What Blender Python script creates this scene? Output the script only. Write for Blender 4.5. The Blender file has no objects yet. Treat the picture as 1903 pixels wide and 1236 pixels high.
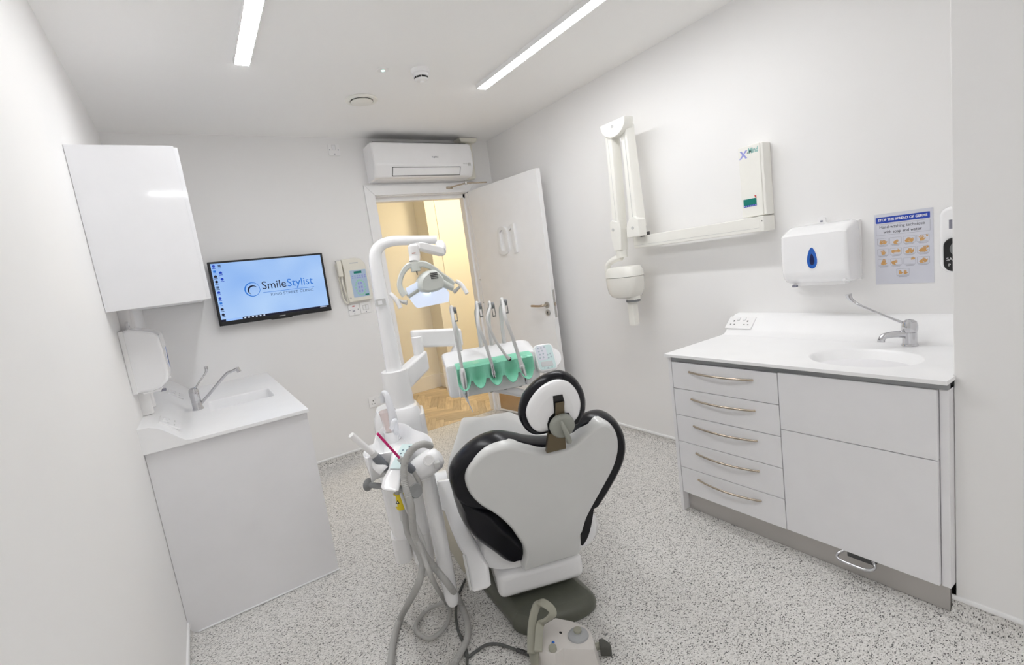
import bpy, bmesh, math, random
from mathutils import Vector, Matrix
random.seed(7)
S = bpy.context.scene
COL = S.collection
V = Vector
# ------------------------------------------------------------------ camera
FPX = 899.6; CAMH = 1.35
def _rot(a, b, c):
    B = Matrix(((1,0,0),(0,0,-1),(0,1,0)))
    Ry = Matrix(((math.cos(a),0,math.sin(a)),(0,1,0),(-math.sin(a),0,math.cos(a))))
    Rx = Matrix(((1,0,0),(0,math.cos(b),-math.sin(b)),(0,math.sin(b),math.cos(b))))
    Rz = Matrix(((math.cos(c),-math.sin(c),0),(math.sin(c),math.cos(c),0),(0,0,1)))
    return Rz @ Rx @ Ry @ B
RC = _rot(-.5683, .1393, -.1385); RT = RC.transposed(); CAM = V((0,0,CAMH))
cd = bpy.data.cameras.new('camera'); cam = bpy.data.objects.new('camera', cd); COL.objects.link(cam)
cd.sensor_width = 36; cd.lens = FPX*36/1903; cd.clip_start = .02
m = Matrix.Identity(4)
for i in range(3):
    m[i][0] = RT[i][0]; m[i][1] = -RT[i][1]; m[i][2] = -RT[i][2]; m[i][3] = CAM[i]
cam.matrix_world = m
S.camera = cam
# ------------------------------------------------------------------ world, exposure
w = bpy.data.worlds.new('world'); S.world = w; w.use_nodes = True
w.node_tree.nodes['Background'].inputs[0].default_value = (.9,.93,1,1)
w.node_tree.nodes['Background'].inputs[1].default_value = .05
S.view_settings.view_transform = 'Standard'; S.view_settings.look = 'None'
S.view_settings.gamma = 1; S.view_settings.use_curve_mapping = False
S.view_settings.exposure = 0.0
S.cycles.max_bounces = 14; S.cycles.diffuse_bounces = 10; S.cycles.glossy_bounces = 5
STRIP = 40.5      # radiance of the ceiling batten diffusers
HALL = 92.0       # radiance of the warm corridor lamp
# ------------------------------------------------------------------ survey helpers (photo pixel -> point at a real distance / plane)
def ray(u, v): return RT @ V(((u-951.5)/FPX, (v-618)/FPX, 1.0))
def W(u, v, D): return CAM + ray(u, v)*D
def hx(u, v, x): d = ray(u,v); return CAM + d*(x/d.x)
def hy(u, v, y): d = ray(u,v); return CAM + d*(y/d.y)
def hz(u, v, z): d = ray(u,v); return CAM + d*((z-CAMH)/d.z)
def hp(u, v, P, N): d = ray(u,v); return CAM + d*((P-CAM).dot(N)/d.dot(N))
XL, XR, YB, ZC = -.273, 2.493, 3.888, 2.48
# ------------------------------------------------------------------ materials
MATS = {}
def mat(name, col, rough=.5, metal=0, spec=.5, emit=None, es=0, trans=0, ior=1.45, alpha=1, coat=0, sss=0, bump=None, noise=None):
    if name in MATS: return MATS[name]
    M = bpy.data.materials.new(name); M.use_nodes = True
    nt = M.node_tree; b = nt.nodes['Principled BSDF']
    b.inputs['Base Color'].default_value = (*col, 1); b.inputs['Roughness'].default_value = rough
    b.inputs['Metallic'].default_value = metal; b.inputs['Specular IOR Level'].default_value = spec
    b.inputs['Transmission Weight'].default_value = trans; b.inputs['IOR'].default_value = ior
    b.inputs['Coat Weight'].default_value = coat; b.inputs['Coat Roughness'].default_value = .05
    if emit: b.inputs['Emission Color'].default_value = (*emit, 1); b.inputs['Emission Strength'].default_value = es
    b.inputs['Alpha'].default_value = alpha
    tc = nt.nodes.new('ShaderNodeTexCoord')
    n = nt.nodes.new('ShaderNodeTexNoise'); nt.links.new(tc.outputs['Object'], n.inputs['Vector'])
    sc, amt = noise if noise else (9, .03)
    n.inputs['Scale'].default_value = sc; n.inputs['Detail'].default_value = 3
    mx = nt.nodes.new('ShaderNodeMix'); mx.data_type = 'RGBA'
    mx.inputs[6].default_value = (*[c*(1-amt) for c in col], 1); mx.inputs[7].default_value = (*[min(1, c*(1+amt)) for c in col], 1)
    nt.links.new(n.outputs['Fac'], mx.inputs[0]); nt.links.new(mx.outputs[2], b.inputs['Base Color'])
    if bump:
        n2 = nt.nodes.new('ShaderNodeTexNoise'); n2.inputs['Scale'].default_value = bump[0]; n2.inputs['Detail'].default_value = 4
        nt.links.new(tc.outputs['Object'], n2.inputs['Vector'])
        bp = nt.nodes.new('ShaderNodeBump'); bp.inputs['Strength'].default_value = bump[1]; bp.inputs['Distance'].default_value = .002
        nt.links.new(n2.outputs['Fac'], bp.inputs['Height']); nt.links.new(bp.outputs['Normal'], b.inputs['Normal'])
    MATS[name] = M
    return M
def srgb(r, g, b):
    f = lambda c: (c/255/12.92) if c <= 10 else ((c/255+.055)/1.055)**2.4
    return (f(r), f(g), f(b))
PAINT = mat('wall_paint', (.87,.863,.857), .6, spec=.3, bump=(220,.06), noise=(1.5,.012))
CEIL = mat('ceiling_paint', (.96,.955,.945), .75, spec=.2, bump=(180,.05), noise=(1.2,.012))
TRIMW = mat('white_satin_trim', (.89,.888,.89), .35)
LACQ = mat('white_lacquer', (.85,.845,.86), .35, spec=.4)
GLOSS = mat('white_gloss_panel', (.86,.86,.88), .06, coat=.6)
SOLID = mat('white_solid_surface', (.92,.92,.925), .28)
PLAST = mat('white_plastic', (.89,.885,.885), .3)
PLASTG = mat('white_gloss_plastic', (.91,.91,.92), .12, coat=.5)
CREAM = mat('cream_plastic', (.80,.775,.69), .35)
XCREAM = mat('offwhite_plastic', (.87,.86,.81), .32)
LGREY = mat('light_grey_plastic', (.58,.58,.57), .4)
SHELL = mat('pale_grey_shell', (.68,.685,.675), .3, coat=.2)
MGREY = mat('mid_grey_plastic', (.20,.205,.21), .45)
DGREY = mat('dark_grey_plastic', (.07,.07,.07), .5)
HOSE = mat('grey_hose', (.44,.435,.42), .5)
HOSEL = mat('pale_hose', (.68,.68,.67), .4)
CABLE = mat('dark_cable', (.10,.105,.10), .5)
BLACKV = mat('black_leatherette', (.005,.005,.008), .26, spec=.32, bump=(400,.05))
BLACK = mat('black_plastic', (.012,.012,.013), .35)
OLIVE = mat('olive_plastic', (.115,.12,.095), .35, noise=(30,.08))
OLIVEL = mat('pale_olive_plastic', (.36,.355,.29), .45, noise=(30,.06))
PINKW = mat('warm_white_plastic', (.70,.67,.64), .45, noise=(25,.04))
CHROME = mat('chrome', (.62,.62,.64), .08, metal=1)
SATIN = mat('satin_chrome', (.84,.84,.85), .38, metal=1)
STEEL = mat('brushed_steel', (.55,.54,.52), .33, metal=1, noise=(60,.1))
ALU = mat('grey_anodised_rail', (.36,.37,.38), .35, metal=.7)
PLINTH = mat('grey_plinth_laminate', (.52,.50,.48), .32, metal=.5, noise=(4,.1))
BRONZE = mat('bronze_metal', (.16,.13,.085), .35, metal=.85)
NICKEL = mat('warm_nickel', (.52,.45,.36), .25, metal=1)
KICK = mat('kickplate_floor_reflection', (.52,.37,.22), .35, metal=.55, noise=(5,.1))  # steel plate; the wood floor's reflection is put into the tan base colour
MINT = mat('mint_silicone', (.25,.68,.48), .35, noise=(20,.05))
PAPER = mat('white_paper', (.95,.96,.96), .7, bump=(14,.25))
GREEN = mat('teal_print', (.0,.20,.16), .4)
BLUE = mat('blue_print', (.02,.06,.42), .4)
BLUEP = mat('royal_blue_plastic', (.01,.11,.50), .2, coat=.4)
NAVY = mat('navy_plastic', (.004,.012,.09), .3)
PBLUE = mat('pale_blue_print', (.44,.56,.72), .4)
AQUA = mat('pale_aqua_print', (.62,.76,.76), .4)
LCD = mat('lcd_grey', (.62,.63,.64), .25)
INK = mat('dark_ink', (.02,.02,.03), .6)
GREYINK = mat('grey_ink', (.25,.25,.30), .6)
TEXTW = mat('white_print', (.85,.85,.86), .5)
POSTER = mat('poster_paper', (.66,.67,.74), .25, coat=.3)
SKIN = mat('tan_print', (.64,.36,.13), .6)
RED = mat('red_print', (.55,.06,.05), .5)
YELLOW = mat('yellow_plastic', (.80,.62,.02), .4)
MAGENTA = mat('magenta_plastic', (.60,.02,.17), .25)
LILAC = mat('periwinkle_print', (.32,.34,.70), .5)
TEAL = mat('muted_teal_print', (.25,.50,.47), .5)
HALLP = mat('corridor_paint', (.88,.86,.80), .6, noise=(1.5,.01))
GAP = mat('shadow_gap_black', (.01,.01,.01), .8)
CUPM = mat('frosted_pink_plastic', (.95,.87,.85), .2, trans=.6, ior=1.2)
CLEAR = mat('frosted_clear_plastic', (.80,.84,.90), .18, trans=.75, ior=1.15)
GLASSW = mat('milky_glass', (.90,.91,.94), .1, trans=.15, ior=1.2)
DIFF = mat('batten_diffuser', (.9,.9,.9), .5, emit=(.975,.985,1.0), es=STRIP)
LAMPW = mat('corridor_lamp_diffuser', (.9,.8,.6), .5, emit=(1.0,.84,.56), es=HALL)
LEDG = mat('green_led', (.1,.6,.5), .4, emit=(.55,1,.85), es=2.2)
LENS = mat('surgical_lens', (.84,.88,.95), .15, trans=.35, ior=1.2, emit=(.70,.80,1.0), es=.30)
LEDB = mat('lamp_led_core', (.8,.9,1), .3, emit=(.75,.87,1), es=3.0)
def emis(name, col, s=1.0): return mat(name, (.01,.01,.01), .15, emit=col, es=s, spec=.3)
SCR_DK = emis('screen_black_pixels', (.004,.004,.02)); SCR_BL = emis('screen_blue_pixels', (.02,.17,.62)); SCR_GR = emis('screen_slate_pixels', (.06,.11,.22))
SCR_WH = emis('screen_white_pixels', (.7,.8,1)); SCR_NV = emis('screen_navy_pixels', (.01,.05,.45))
def screen_mat():
    M = mat('lit_screen', (.01,.01,.01), .12, emit=(.3,.5,.9), es=.95)
    nt = M.node_tree; b = nt.nodes['Principled BSDF']
    tc = nt.nodes.new('ShaderNodeTexCoord'); n = nt.nodes.new('ShaderNodeTexNoise'); n.inputs['Scale'].default_value = 3.2; n.inputs['Detail'].default_value = 1
    r = nt.nodes.new('ShaderNodeValToRGB'); r.color_ramp.elements[0].color = (.26,.47,.90,1); r.color_ramp.elements[0].position = .3
    r.color_ramp.elements[1].color = (.46,.66,.97,1); r.color_ramp.elements[1].position = .72
    nt.links.new(tc.outputs['Object'], n.inputs['Vector']); nt.links.new(n.outputs['Fac'], r.inputs[0]); nt.links.new(r.outputs[0], b.inputs['Emission Color'])
    return M
SCREEN = screen_mat()
def vinyl():
    M = bpy.data.materials.new('speckled_vinyl'); M.use_nodes = True; nt = M.node_tree; b = nt.nodes['Principled BSDF']
    b.inputs['Roughness'].default_value = .5; b.inputs['Specular IOR Level'].default_value = .35
    tc = nt.nodes.new('ShaderNodeTexCoord')
    nz = nt.nodes.new('ShaderNodeTexNoise'); nz.inputs['Scale'].default_value = 120; nt.links.new(tc.outputs['Object'], nz.inputs['Vector'])
    def layer(scale, rotz, sx, seed, stops):
        mp = nt.nodes.new('ShaderNodeMapping'); mp.inputs['Rotation'].default_value = (0,0,rotz); mp.inputs['Scale'].default_value = (scale, scale*sx, scale); mp.inputs['Location'].default_value = (seed,seed*.7,0)
        nt.links.new(tc.outputs['Object'], mp.inputs['Vector'])
        ad = nt.nodes.new('ShaderNodeMix'); ad.data_type = 'VECTOR'; ad.inputs[0].default_value = .35
        va = nt.nodes.new('ShaderNodeVectorMath'); va.operation = 'MULTIPLY_ADD'; va.inputs[1].default_value = (.9,.9,.9)
        nt.links.new(nz.outputs['Color'], va.inputs[0]); nt.links.new(mp.outputs[0], va.inputs[2])
        vo = nt.nodes.new('ShaderNodeTexVoronoi'); vo.inputs['Scale'].default_value = 1; nt.links.new(va.outputs[0], vo.inputs['Vector'])
        sp = nt.nodes.new('ShaderNodeSeparateColor'); nt.links.new(vo.outputs['Color'], sp.inputs[0])
        r = nt.nodes.new('ShaderNodeValToRGB'); r.color_ramp.interpolation = 'CONSTANT'
        while len(r.color_ramp.elements) < len(stops): r.color_ramp.elements.new(.5)
        for el, (p, c) in zip(r.color_ramp.elements, stops): el.position = p; el.color = c if len(c) == 4 else (*c, 1)
        nt.links.new(sp.outputs[0], r.inputs[0])
        return r
    base = layer(240, .3, 1.2, 3, [(0,(.66,.645,.62)),(.3,(.73,.715,.69)),(.62,(.79,.775,.755)),(.86,(.55,.535,.51))])
    dark = layer(215, .8, 1.9, 11, [(0,(.07,.07,.07,1)),(.05,(.17,.165,.16,1)),(.11,(.36,.35,.335,1)),(.16,(1,1,1,0))])
    mx = nt.nodes.new('ShaderNodeMix'); mx.data_type = 'RGBA'
    nt.links.new(dark.outputs[1], mx.inputs[0]); nt.links.new(base.outputs[0], mx.inputs[6]); nt.links.new(dark.outputs[0], mx.inputs[7])
    nt.links.new(mx.outputs[2], b.inputs['Base Color'])
    return M
VINYL = vinyl()
def wood(name, c0, c1):
    M = bpy.data.materials.new(name); M.use_nodes = True; nt = M.node_tree; b = nt.nodes['Principled BSDF']; b.inputs['Roughness'].default_value = .45
    tc = nt.nodes.new('ShaderNodeTexCoord'); mp = nt.nodes.new('ShaderNodeMapping'); mp.inputs['Scale'].default_value = (4,40,1)
    oi = nt.nodes.new('ShaderNodeObjectInfo'); va = nt.nodes.new('ShaderNodeVectorMath'); va.operation = 'ADD'
    nt.links.new(tc.outputs['Object'], mp.inputs['Vector']); nt.links.new(mp.outputs[0], va.inputs[0]); nt.links.new(oi.outputs['Random'], va.inputs[1])
    n = nt.nodes.new('ShaderNodeTexNoise'); n.inputs['Scale'].default_value = 1.2; n.inputs['Detail'].default_value = 5; n.inputs['Distortion'].default_value = .6
    nt.links.new(va.outputs[0], n.inputs['Vector'])
    r = nt.nodes.new('ShaderNodeValToRGB'); r.color_ramp.elements[0].position = .3; r.color_ramp.elements[0].color = (*c0,1); r.color_ramp.elements[1].position = .7; r.color_ramp.elements[1].color = (*c1,1)
    nt.links.new(n.outputs['Fac'], r.inputs[0])
    hs = nt.nodes.new('ShaderNodeHueSaturation'); mr = nt.nodes.new('ShaderNodeMapRange'); mr.inputs[3].default_value = .8; mr.inputs[4].default_value = 1.15
    nt.links.new(oi.outputs['Random'], mr.inputs[0]); nt.links.new(mr.outputs[0], hs.inputs['Value']); nt.links.new(r.outputs[0], hs.inputs['Color']); nt.links.new(hs.outputs[0], b.inputs['Base Color'])
    return M
OAK = wood('pale_oak', (.48,.37,.24), (.70,.58,.41))
# ------------------------------------------------------------------ mesh helpers
def nb(): return bmesh.new()
def merge(bm, other): 
    me = bpy.data.meshes.new('tmp'); other.to_mesh(me); bm.from_mesh(me); other.free(); bpy.data.meshes.remove(me)
def box(bm, c, s, bev=0, seg=2, rot=None):
    t = nb(); bmesh.ops.create_cube(t, size=1)
    bmesh.ops.scale(t, vec=V(s), verts=t.verts)
    if bev > 0: bmesh.ops.bevel(t, geom=t.edges[:], offset=bev, segments=seg, profile=.5, affect='EDGES', clamp_overlap=True)
    mtx = Matrix.Translation(V(c)) @ (rot.to_4x4() if rot else Matrix.Identity(4))
    bmesh.ops.transform(t, matrix=mtx, verts=t.verts); merge(bm, t); return bm
def bx(bm, x0, x1, y0, y1, z0, z1, bev=0, seg=2): return box(bm, ((x0+x1)/2,(y0+y1)/2,(z0+z1)/2), (abs(x1-x0),abs(y1-y0),abs(z1-z0)), bev, seg)
def basis(d):
    d = V(d).normalized(); a = V((0,0,1)) if abs(d.z) < .9 else V((1,0,0))
    x = a.cross(d).normalized(); y = d.cross(x); return x, y, d
def ringpts(c, x, y, r, seg, ry=None): return [c + x*(r*math.cos(2*math.pi*i/seg)) + y*((ry or r)*math.sin(2*math.pi*i/seg)) for i in range(seg)]
def loft(bm, rings, cap0=True, cap1=True, closed=True):
    vs = [[bm.verts.new(p) for p in r] for r in rings]; n = len(rings[0])
    for a, b in zip(vs, vs[1:]):
        for i in range(n if closed else n-1):
            j = (i+1) % n
            try: bm.faces.new((a[i], a[j], b[j], b[i]))
            except ValueError: pass
    if cap0: bm.faces.new(vs[0][::-1])
    if cap1: bm.faces.new(vs[-1])
    return bm
def cyl(bm, p0, p1, r0, r1=None, seg=24, bev=0):
    p0, p1 = V(p0), V(p1); r1 = r0 if r1 is None else r1; x, y, d = basis(p1-p0)
    if bev:
        return loft(bm, [ringpts(p0,x,y,r0-bev,seg), ringpts(p0+d*bev*.3,x,y,r0-bev*.3,seg), ringpts(p0+d*bev,x,y,r0,seg), ringpts(p1-d*bev,x,y,r1,seg), ringpts(p1-d*bev*.3,x,y,r1-bev*.3,seg), ringpts(p1,x,y,r1-bev,seg)])
    return loft(bm, [ringpts(p0,x,y,r0,seg), ringpts(p1,x,y,r1,seg)])
def lathe(bm, prof, base, axis=(0,0,1), seg=28, cap=True):
    x, y, d = basis(axis); base = V(base)
    return loft(bm, [ringpts(base + d*h, x, y, max(r,1e-5), seg) for r, h in prof], cap, cap)
def cr(pts, n=6, closed=False):
    pts = [V(p) for p in pts]; out = []; N = len(pts)
    for i in range(N if closed else N-1):
        g = lambda k: pts[k % N] if closed else pts[max(0, min(N-1, k))]
        p0, p1, p2, p3 = g(i-1), g(i), g(i+1), g(i+2)
        for k in range(n):
            t = k/n; out.append(.5*((2*p1)+(p2-p0)*t+(2*p0-5*p1+4*p2-p3)*t*t+(3*p1-p0-3*p2+p3)*t**3))
    if not closed: out.append(pts[-1])
    return out
def tube(bm, pts, r, seg=12, n=6, rib=None):
    P = cr(pts, n) if n > 1 else [V(p) for p in pts]
    N = len(P)
    if rib:   # resample finely for ribs
        L = [0]
        for a, b in zip(P, P[1:]): L.append(L[-1]+(b-a).length)
        cnt = max(8, int(L[-1]/rib[0]*2)); Q = []; k = 0
        for i in range(cnt+1):
            t = L[-1]*i/cnt
            while k < N-2 and L[k+1] < t: k += 1
            Q.append(P[k].lerp(P[k+1], (t-L[k])/max(1e-9, L[k+1]-L[k])))
        P = Q; N = len(P)
    rr = r if callable(r) else ((lambda t: r) if not isinstance(r, (list,tuple)) else (lambda t: r[min(len(r)-2,int(t*(len(r)-1)))]*(1-(t*(len(r)-1)-min(len(r)-2,int(t*(len(r)-1)))))+r[min(len(r)-2,int(t*(len(r)-1)))+1]*(t*(len(r)-1)-min(len(r)-2,int(t*(len(r)-1))))))
    x, y, d = basis(P[1]-P[0]); rings = []
    for i in range(N):
        d2 = ((P[min(N-1,i+1)]-P[max(0,i-1)]) or d).normalized()
        q = d.rotation_difference(d2); x = q @ x; y = q @ y; d = d2
        k = rr(i/(N-1)); k = k*(rib[1] if rib and i % 2 else 1)
        rings.append(ringpts(P[i], x, y, k, seg))
    return loft(bm, rings)
def prism(bm, pts, ext, bev=0, seg=2):
    t = nb(); ext = V(ext); a = [t.verts.new(V(p)) for p in pts]; b = [t.verts.new(V(p)+ext) for p in pts]; n = len(pts)
    t.faces.new(a[::-1]); t.faces.new(b)
    for i in range(n): t.faces.new((a[i], a[(i+1)%n], b[(i+1)%n], b[i]))
    bmesh.ops.recalc_face_normals(t, faces=t.faces)
    if bev:
        es = [e_ for e_ in t.edges if any(len(f_.verts) == n for f_ in e_.link_faces)] if n > 8 else t.edges[:]
        bmesh.ops.bevel(t, geom=es, offset=bev, segments=seg, profile=.5, affect='EDGES', clamp_overlap=True)
    merge(bm, t); return bm
def offs(pts2, d):   # inward offset of a closed 2-D outline
    A = sum(p[0]*q[1]-q[0]*p[1] for p, q in zip(pts2, pts2[1:]+pts2[:1])); sg = 1 if A > 0 else -1; n = len(pts2); out = []
    for i in range(n):
        p, q = V(pts2[i-1]), V(pts2[(i+1)%n]); t = (q-p).normalized(); out.append((pts2[i][0]-sg*t.y*d, pts2[i][1]+sg*t.x*d))
    return out
def medial(pts2):   # inward normals and largest inscribed radius at every outline point
    A = sum(p[0]*q[1]-q[0]*p[1] for p, q in zip(pts2, pts2[1:]+pts2[:1])); sg = 1 if A > 0 else -1; n = len(pts2); N = []; R_ = []
    for i in range(n):
        t = (V(pts2[(i+1)%n])-V(pts2[i-1])).normalized(); N.append((-sg*t.y, sg*t.x))
    for i in range(n):
        r = 1e9
        for j in range(n):
            if j == i: continue
            dx, dy = pts2[j][0]-pts2[i][0], pts2[j][1]-pts2[i][1]; k = dx*N[i][0]+dy*N[i][1]
            if k > 1e-7: r = min(r, (dx*dx+dy*dy)/(2*k))
        R_.append(r)
    for _ in range(3): R_ = [min(R_[i], (R_[i-1]+R_[i]+R_[(i+1)%n])/3) for i in range(n)]
    return N, R_
def pillow(bm, outline, frame, steps):   # outline 2-D closed, steps [(inset, height)]
    o, x, y, n = frame; rings = []
    steps = [(steps[0][0]+.003, steps[0][1])] + steps + [(steps[-1][0]+.003, steps[-1][1])]
    N, R_ = medial(outline)
    for ins, h in steps:
        ring = []
        for p, nn, r in zip(outline, N, R_):
            d = ins if ins <= 0 else .8*r*(1-math.exp(-ins/(.8*r)))
            ring.append(o + x*(p[0]+nn[0]*d) + y*(p[1]+nn[1]*d) + n*h)
        rings.append(ring)
    return loft(bm, rings)
def ball(bm, c, r, rot=None, seg=20, rg=12):
    t = nb(); bmesh.ops.create_uvsphere(t, u_segments=seg, v_segments=rg, radius=1)
    r = r if isinstance(r, (tuple,list,Vector)) else (r,r,r)
    mt = Matrix.Translation(V(c)) @ (rot.to_4x4() if rot else Matrix.Identity(4)) @ Matrix.Diagonal((*r,1))
    bmesh.ops.transform(t, matrix=mt, verts=t.verts); merge(bm, t); return bm
def rrect(x0, x1, y0, y1, r, n=5):
    out = []
    for cx, cy, a in ((x1-r,y1-r,0),(x0+r,y1-r,90),(x0+r,y0+r,180),(x1-r,y0+r,270)):
        for k in range(n+1): t = math.radians(a+90*k/n); out.append((cx+r*math.cos(t), cy+r*math.sin(t)))
    return out
def frame(o, x, y):
    x = V(x).normalized(); y = V(y); y = (y-x*y.dot(x)).normalized(); return (V(o), x, y, x.cross(y))
def fpt(fr, a, b, c=0): return fr[0]+fr[1]*a+fr[2]*b+fr[3]*c
def plate(bm, fr, pts, h0, h1, bev=0, seg=2): return prism(bm, [fpt(fr,a,b,h0) for a, b in pts], fr[3]*(h1-h0), bev, seg)
def fbox(bm, fr, a0, a1, b0, b1, h0, h1, bev=0, seg=2):
    R = Matrix((fr[1],fr[2],fr[3])).transposed()
    return box(bm, fpt(fr,(a0+a1)/2,(b0+b1)/2,(h0+h1)/2), (abs(a1-a0),abs(b1-b0),abs(h1-h0)), bev, seg, R)
def text(bm, s, size, fr, a, b, h, ext=.0003, align='CENTER', bold=0, sx=1, shear=0):
    cu = bpy.data.curves.new('t', 'FONT'); cu.body = s; cu.size = size; cu.align_x = align; cu.align_y = 'CENTER'; cu.extrude = ext; cu.offset = bold; cu.resolution_u = 3; cu.shear = shear
    o = bpy.data.objects.new('t', cu); COL.objects.link(o); dg = bpy.context.evaluated_depsgraph_get()
    me = bpy.data.meshes.new_from_object(o.evaluated_get(dg)); t = nb(); t.from_mesh(me)
    M = Matrix((( *(fr[1]*sx), 0), (*fr[2], 0), (*fr[3], 0), (0,0,0,1))).transposed(); M.translation = fpt(fr,a,b,h+ext)
    bmesh.ops.transform(t, matrix=M, verts=t.verts); merge(bm, t)
    bpy.data.objects.remove(o); bpy.data.curves.remove(cu); bpy.data.meshes.remove(me); return bm
# ------------------------------------------------------------------ object helpers
ORIG = {}
def thing(name, label, cat, loc=(0,0,0), group=None):
    o = bpy.data.objects.new(name, None); COL.objects.link(o); o.location = loc; o.empty_display_size = .05
    o['label'] = label; o['category'] = cat
    if group: o['group'] = group
    ORIG[o.name] = V(loc); return o
def obj(name, bm, material, parent=None, label=None, cat=None, group=None, kind=None, flat=False, ang=38, recalc=True):
    if recalc: bmesh.ops.recalc_face_normals(bm, faces=bm.faces)
    off = ORIG.get(parent.name, V((0,0,0))) if parent else V((0,0,0))
    org = off.copy()
    if not parent and not kind == 'structure' and bm.verts:
        xs = [v.co for v in bm.verts]; org = V(((min(p.x for p in xs)+max(p.x for p in xs))/2, (min(p.y for p in xs)+max(p.y for p in xs))/2, min(p.z for p in xs)))
    bmesh.ops.translate(bm, vec=-org, verts=bm.verts)
    me = bpy.data.meshes.new(name); bm.to_mesh(me); bm.free(); me.materials.append(material)
    if not flat:
        for p in me.polygons: p.use_smooth = True
        me.set_sharp_from_angle(angle=math.radians(ang))
    o = bpy.data.objects.new(name, me); COL.objects.link(o)
    if not flat:
        wn = o.modifiers.new('weighted_normal', 'WEIGHTED_NORMAL'); wn.keep_sharp = True; wn.weight = 80
    if parent: o.parent = parent
    else: o.location = org
    ORIG[o.name] = org
    if label: o['label'] = label
    if cat: o['category'] = cat
    if group: o['group'] = group
    if kind: o['kind'] = kind
    return o
def copytree(o, parent=None, delta=None):
    c = o.copy(); COL.objects.link(c); c.parent = parent; ORIG[c.name] = ORIG.get(o.name, V((0,0,0)))
    if delta is not None: c.location = o.location + V(delta)
    for ch in o.children: copytree(ch, c)
    return c
def B(fn, *a, **k): bm = nb(); fn(bm, *a, **k); return bm
def struct(name, bm, m_, parent=None, label=None): return obj(name, bm, m_, parent, label=label, kind=None if parent else 'structure')
# ================================================================== THE ROOM
PX, PY = 1.919, .50         # wall nib on the right: face x, end y
YF = -1.95                  # wall behind the camera
struct('floor', B(bx, XL-.1, XR+.1, YF-.1, 3.945, -.05, 0), VINYL, label='pale grey speckled vinyl floor')
bm = nb(); bx(bm, XL-.1, XR+.1, YF-.1, YB+.12, ZC, ZC+.08); struct('ceiling', bm, CEIL, label='white painted flat ceiling')
struct('wall_left', B(bx, XL-.1, XL, YF-.1, YB+.12, 0, ZC), PAINT, label='white painted wall beside the camera')
struct('wall_right', B(bx, XR, XR+.1, PY-.1, YB+.12, 0, ZC), PAINT, label='white painted wall above the drawer unit')
struct('wall_nib', B(bx, PX, XR+.1, YF-.1, PY, 0, ZC, .006), PAINT, label='projecting white wall end beside the sink counter')
struct('wall_front', B(bx, XL-.1, PX, YF-.1, YF, 0, ZC), PAINT, label='white wall behind the camera')
DX0, DX1, DZ = 1.345, 2.235, 2.05
bm = nb(); bx(bm, XL-.1, DX0, YB, YB+.12, 0, ZC); bx(bm, DX1, XR+.1, YB, YB+.12, 0, ZC); bx(bm, DX0, DX1, YB, YB+.12, DZ, ZC)
struct('wall_back', bm, PAINT, label='white painted wall with the doorway')
def cove(name, p0, p1, nrm):
    p0, p1, nrm = V(p0), V(p1), V(nrm); prof = [(0,0),(.04,0),(.026,.003),(.014,.010),(.006,.022),(.003,.05),(0,.05)]
    bm = nb(); loft(bm, [[q + nrm*d + V((0,0,h+.0005)) for d, h in prof] for q in (p0,p1)])
    o = struct(name, bm, VINYL, label='coved speckled vinyl skirting')
    cp = [(0,.046),(.006,.046),(.009,.05),(.009,.058),(.006,.062),(0,.062)]
    bm = nb(); loft(bm, [[q + nrm*d + V((0,0,h)) for d, h in cp] for q in (p0,p1)])
    obj('cap_strip', bm, TRIMW, o, label='white capping strip')
cove('baseboard_left', (XL,YF,0), (XL,2.389,0), (1,0,0))
cove('baseboard_back', (.345,YB,0), (1.285,YB,0), (0,-1,0))
cove('baseboard_right', (XR,1.56,0), (XR,YB,0), (-1,0,0))
cove('baseboard_nib', (PX,YF,0), (PX,PY+.008,0), (-1,0,0))
# ---- doorway
bm = nb()
prism(bm, [(1.287,YB,0),(1.367,YB,0),(1.367,YB,2.035),(1.287,YB,2.119)], (0,-.018,0), .003)
prism(bm, [(1.287,YB,2.119),(1.367,YB,2.035),(2.225,YB,2.035),(2.305,YB,2.119)], (0,-.018,0), .003)
prism(bm, [(2.225,YB,0),(2.305,YB,0),(2.305,YB,2.119),(2.225,YB,2.035)], (0,-.018,0), .003)
fr_ = struct('trim_1', bm, TRIMW, label='white architrave around the doorway')
bm = nb(); bx(bm, DX0, DX0+.022, YB, YB+.12, 0, DZ); bx(bm, DX1-.022, DX1, YB, YB+.12, 0, DZ); bx(bm, DX0, DX1, YB, YB+.12, DZ-.022, DZ)
obj('lining', bm, TRIMW, fr_)
bm = nb(); bx(bm, DX0+.02, DX0+.038, YB+.05, YB+.12, 0, DZ-.02); bx(bm, DX1-.04, DX1-.02, YB+.05, YB+.12, 0, DZ-.02); bx(bm, DX0+.02, DX1-.02, YB+.05, YB+.12, DZ-.055, DZ-.02)
obj('door_stop', bm, TRIMW, fr_)
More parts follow.
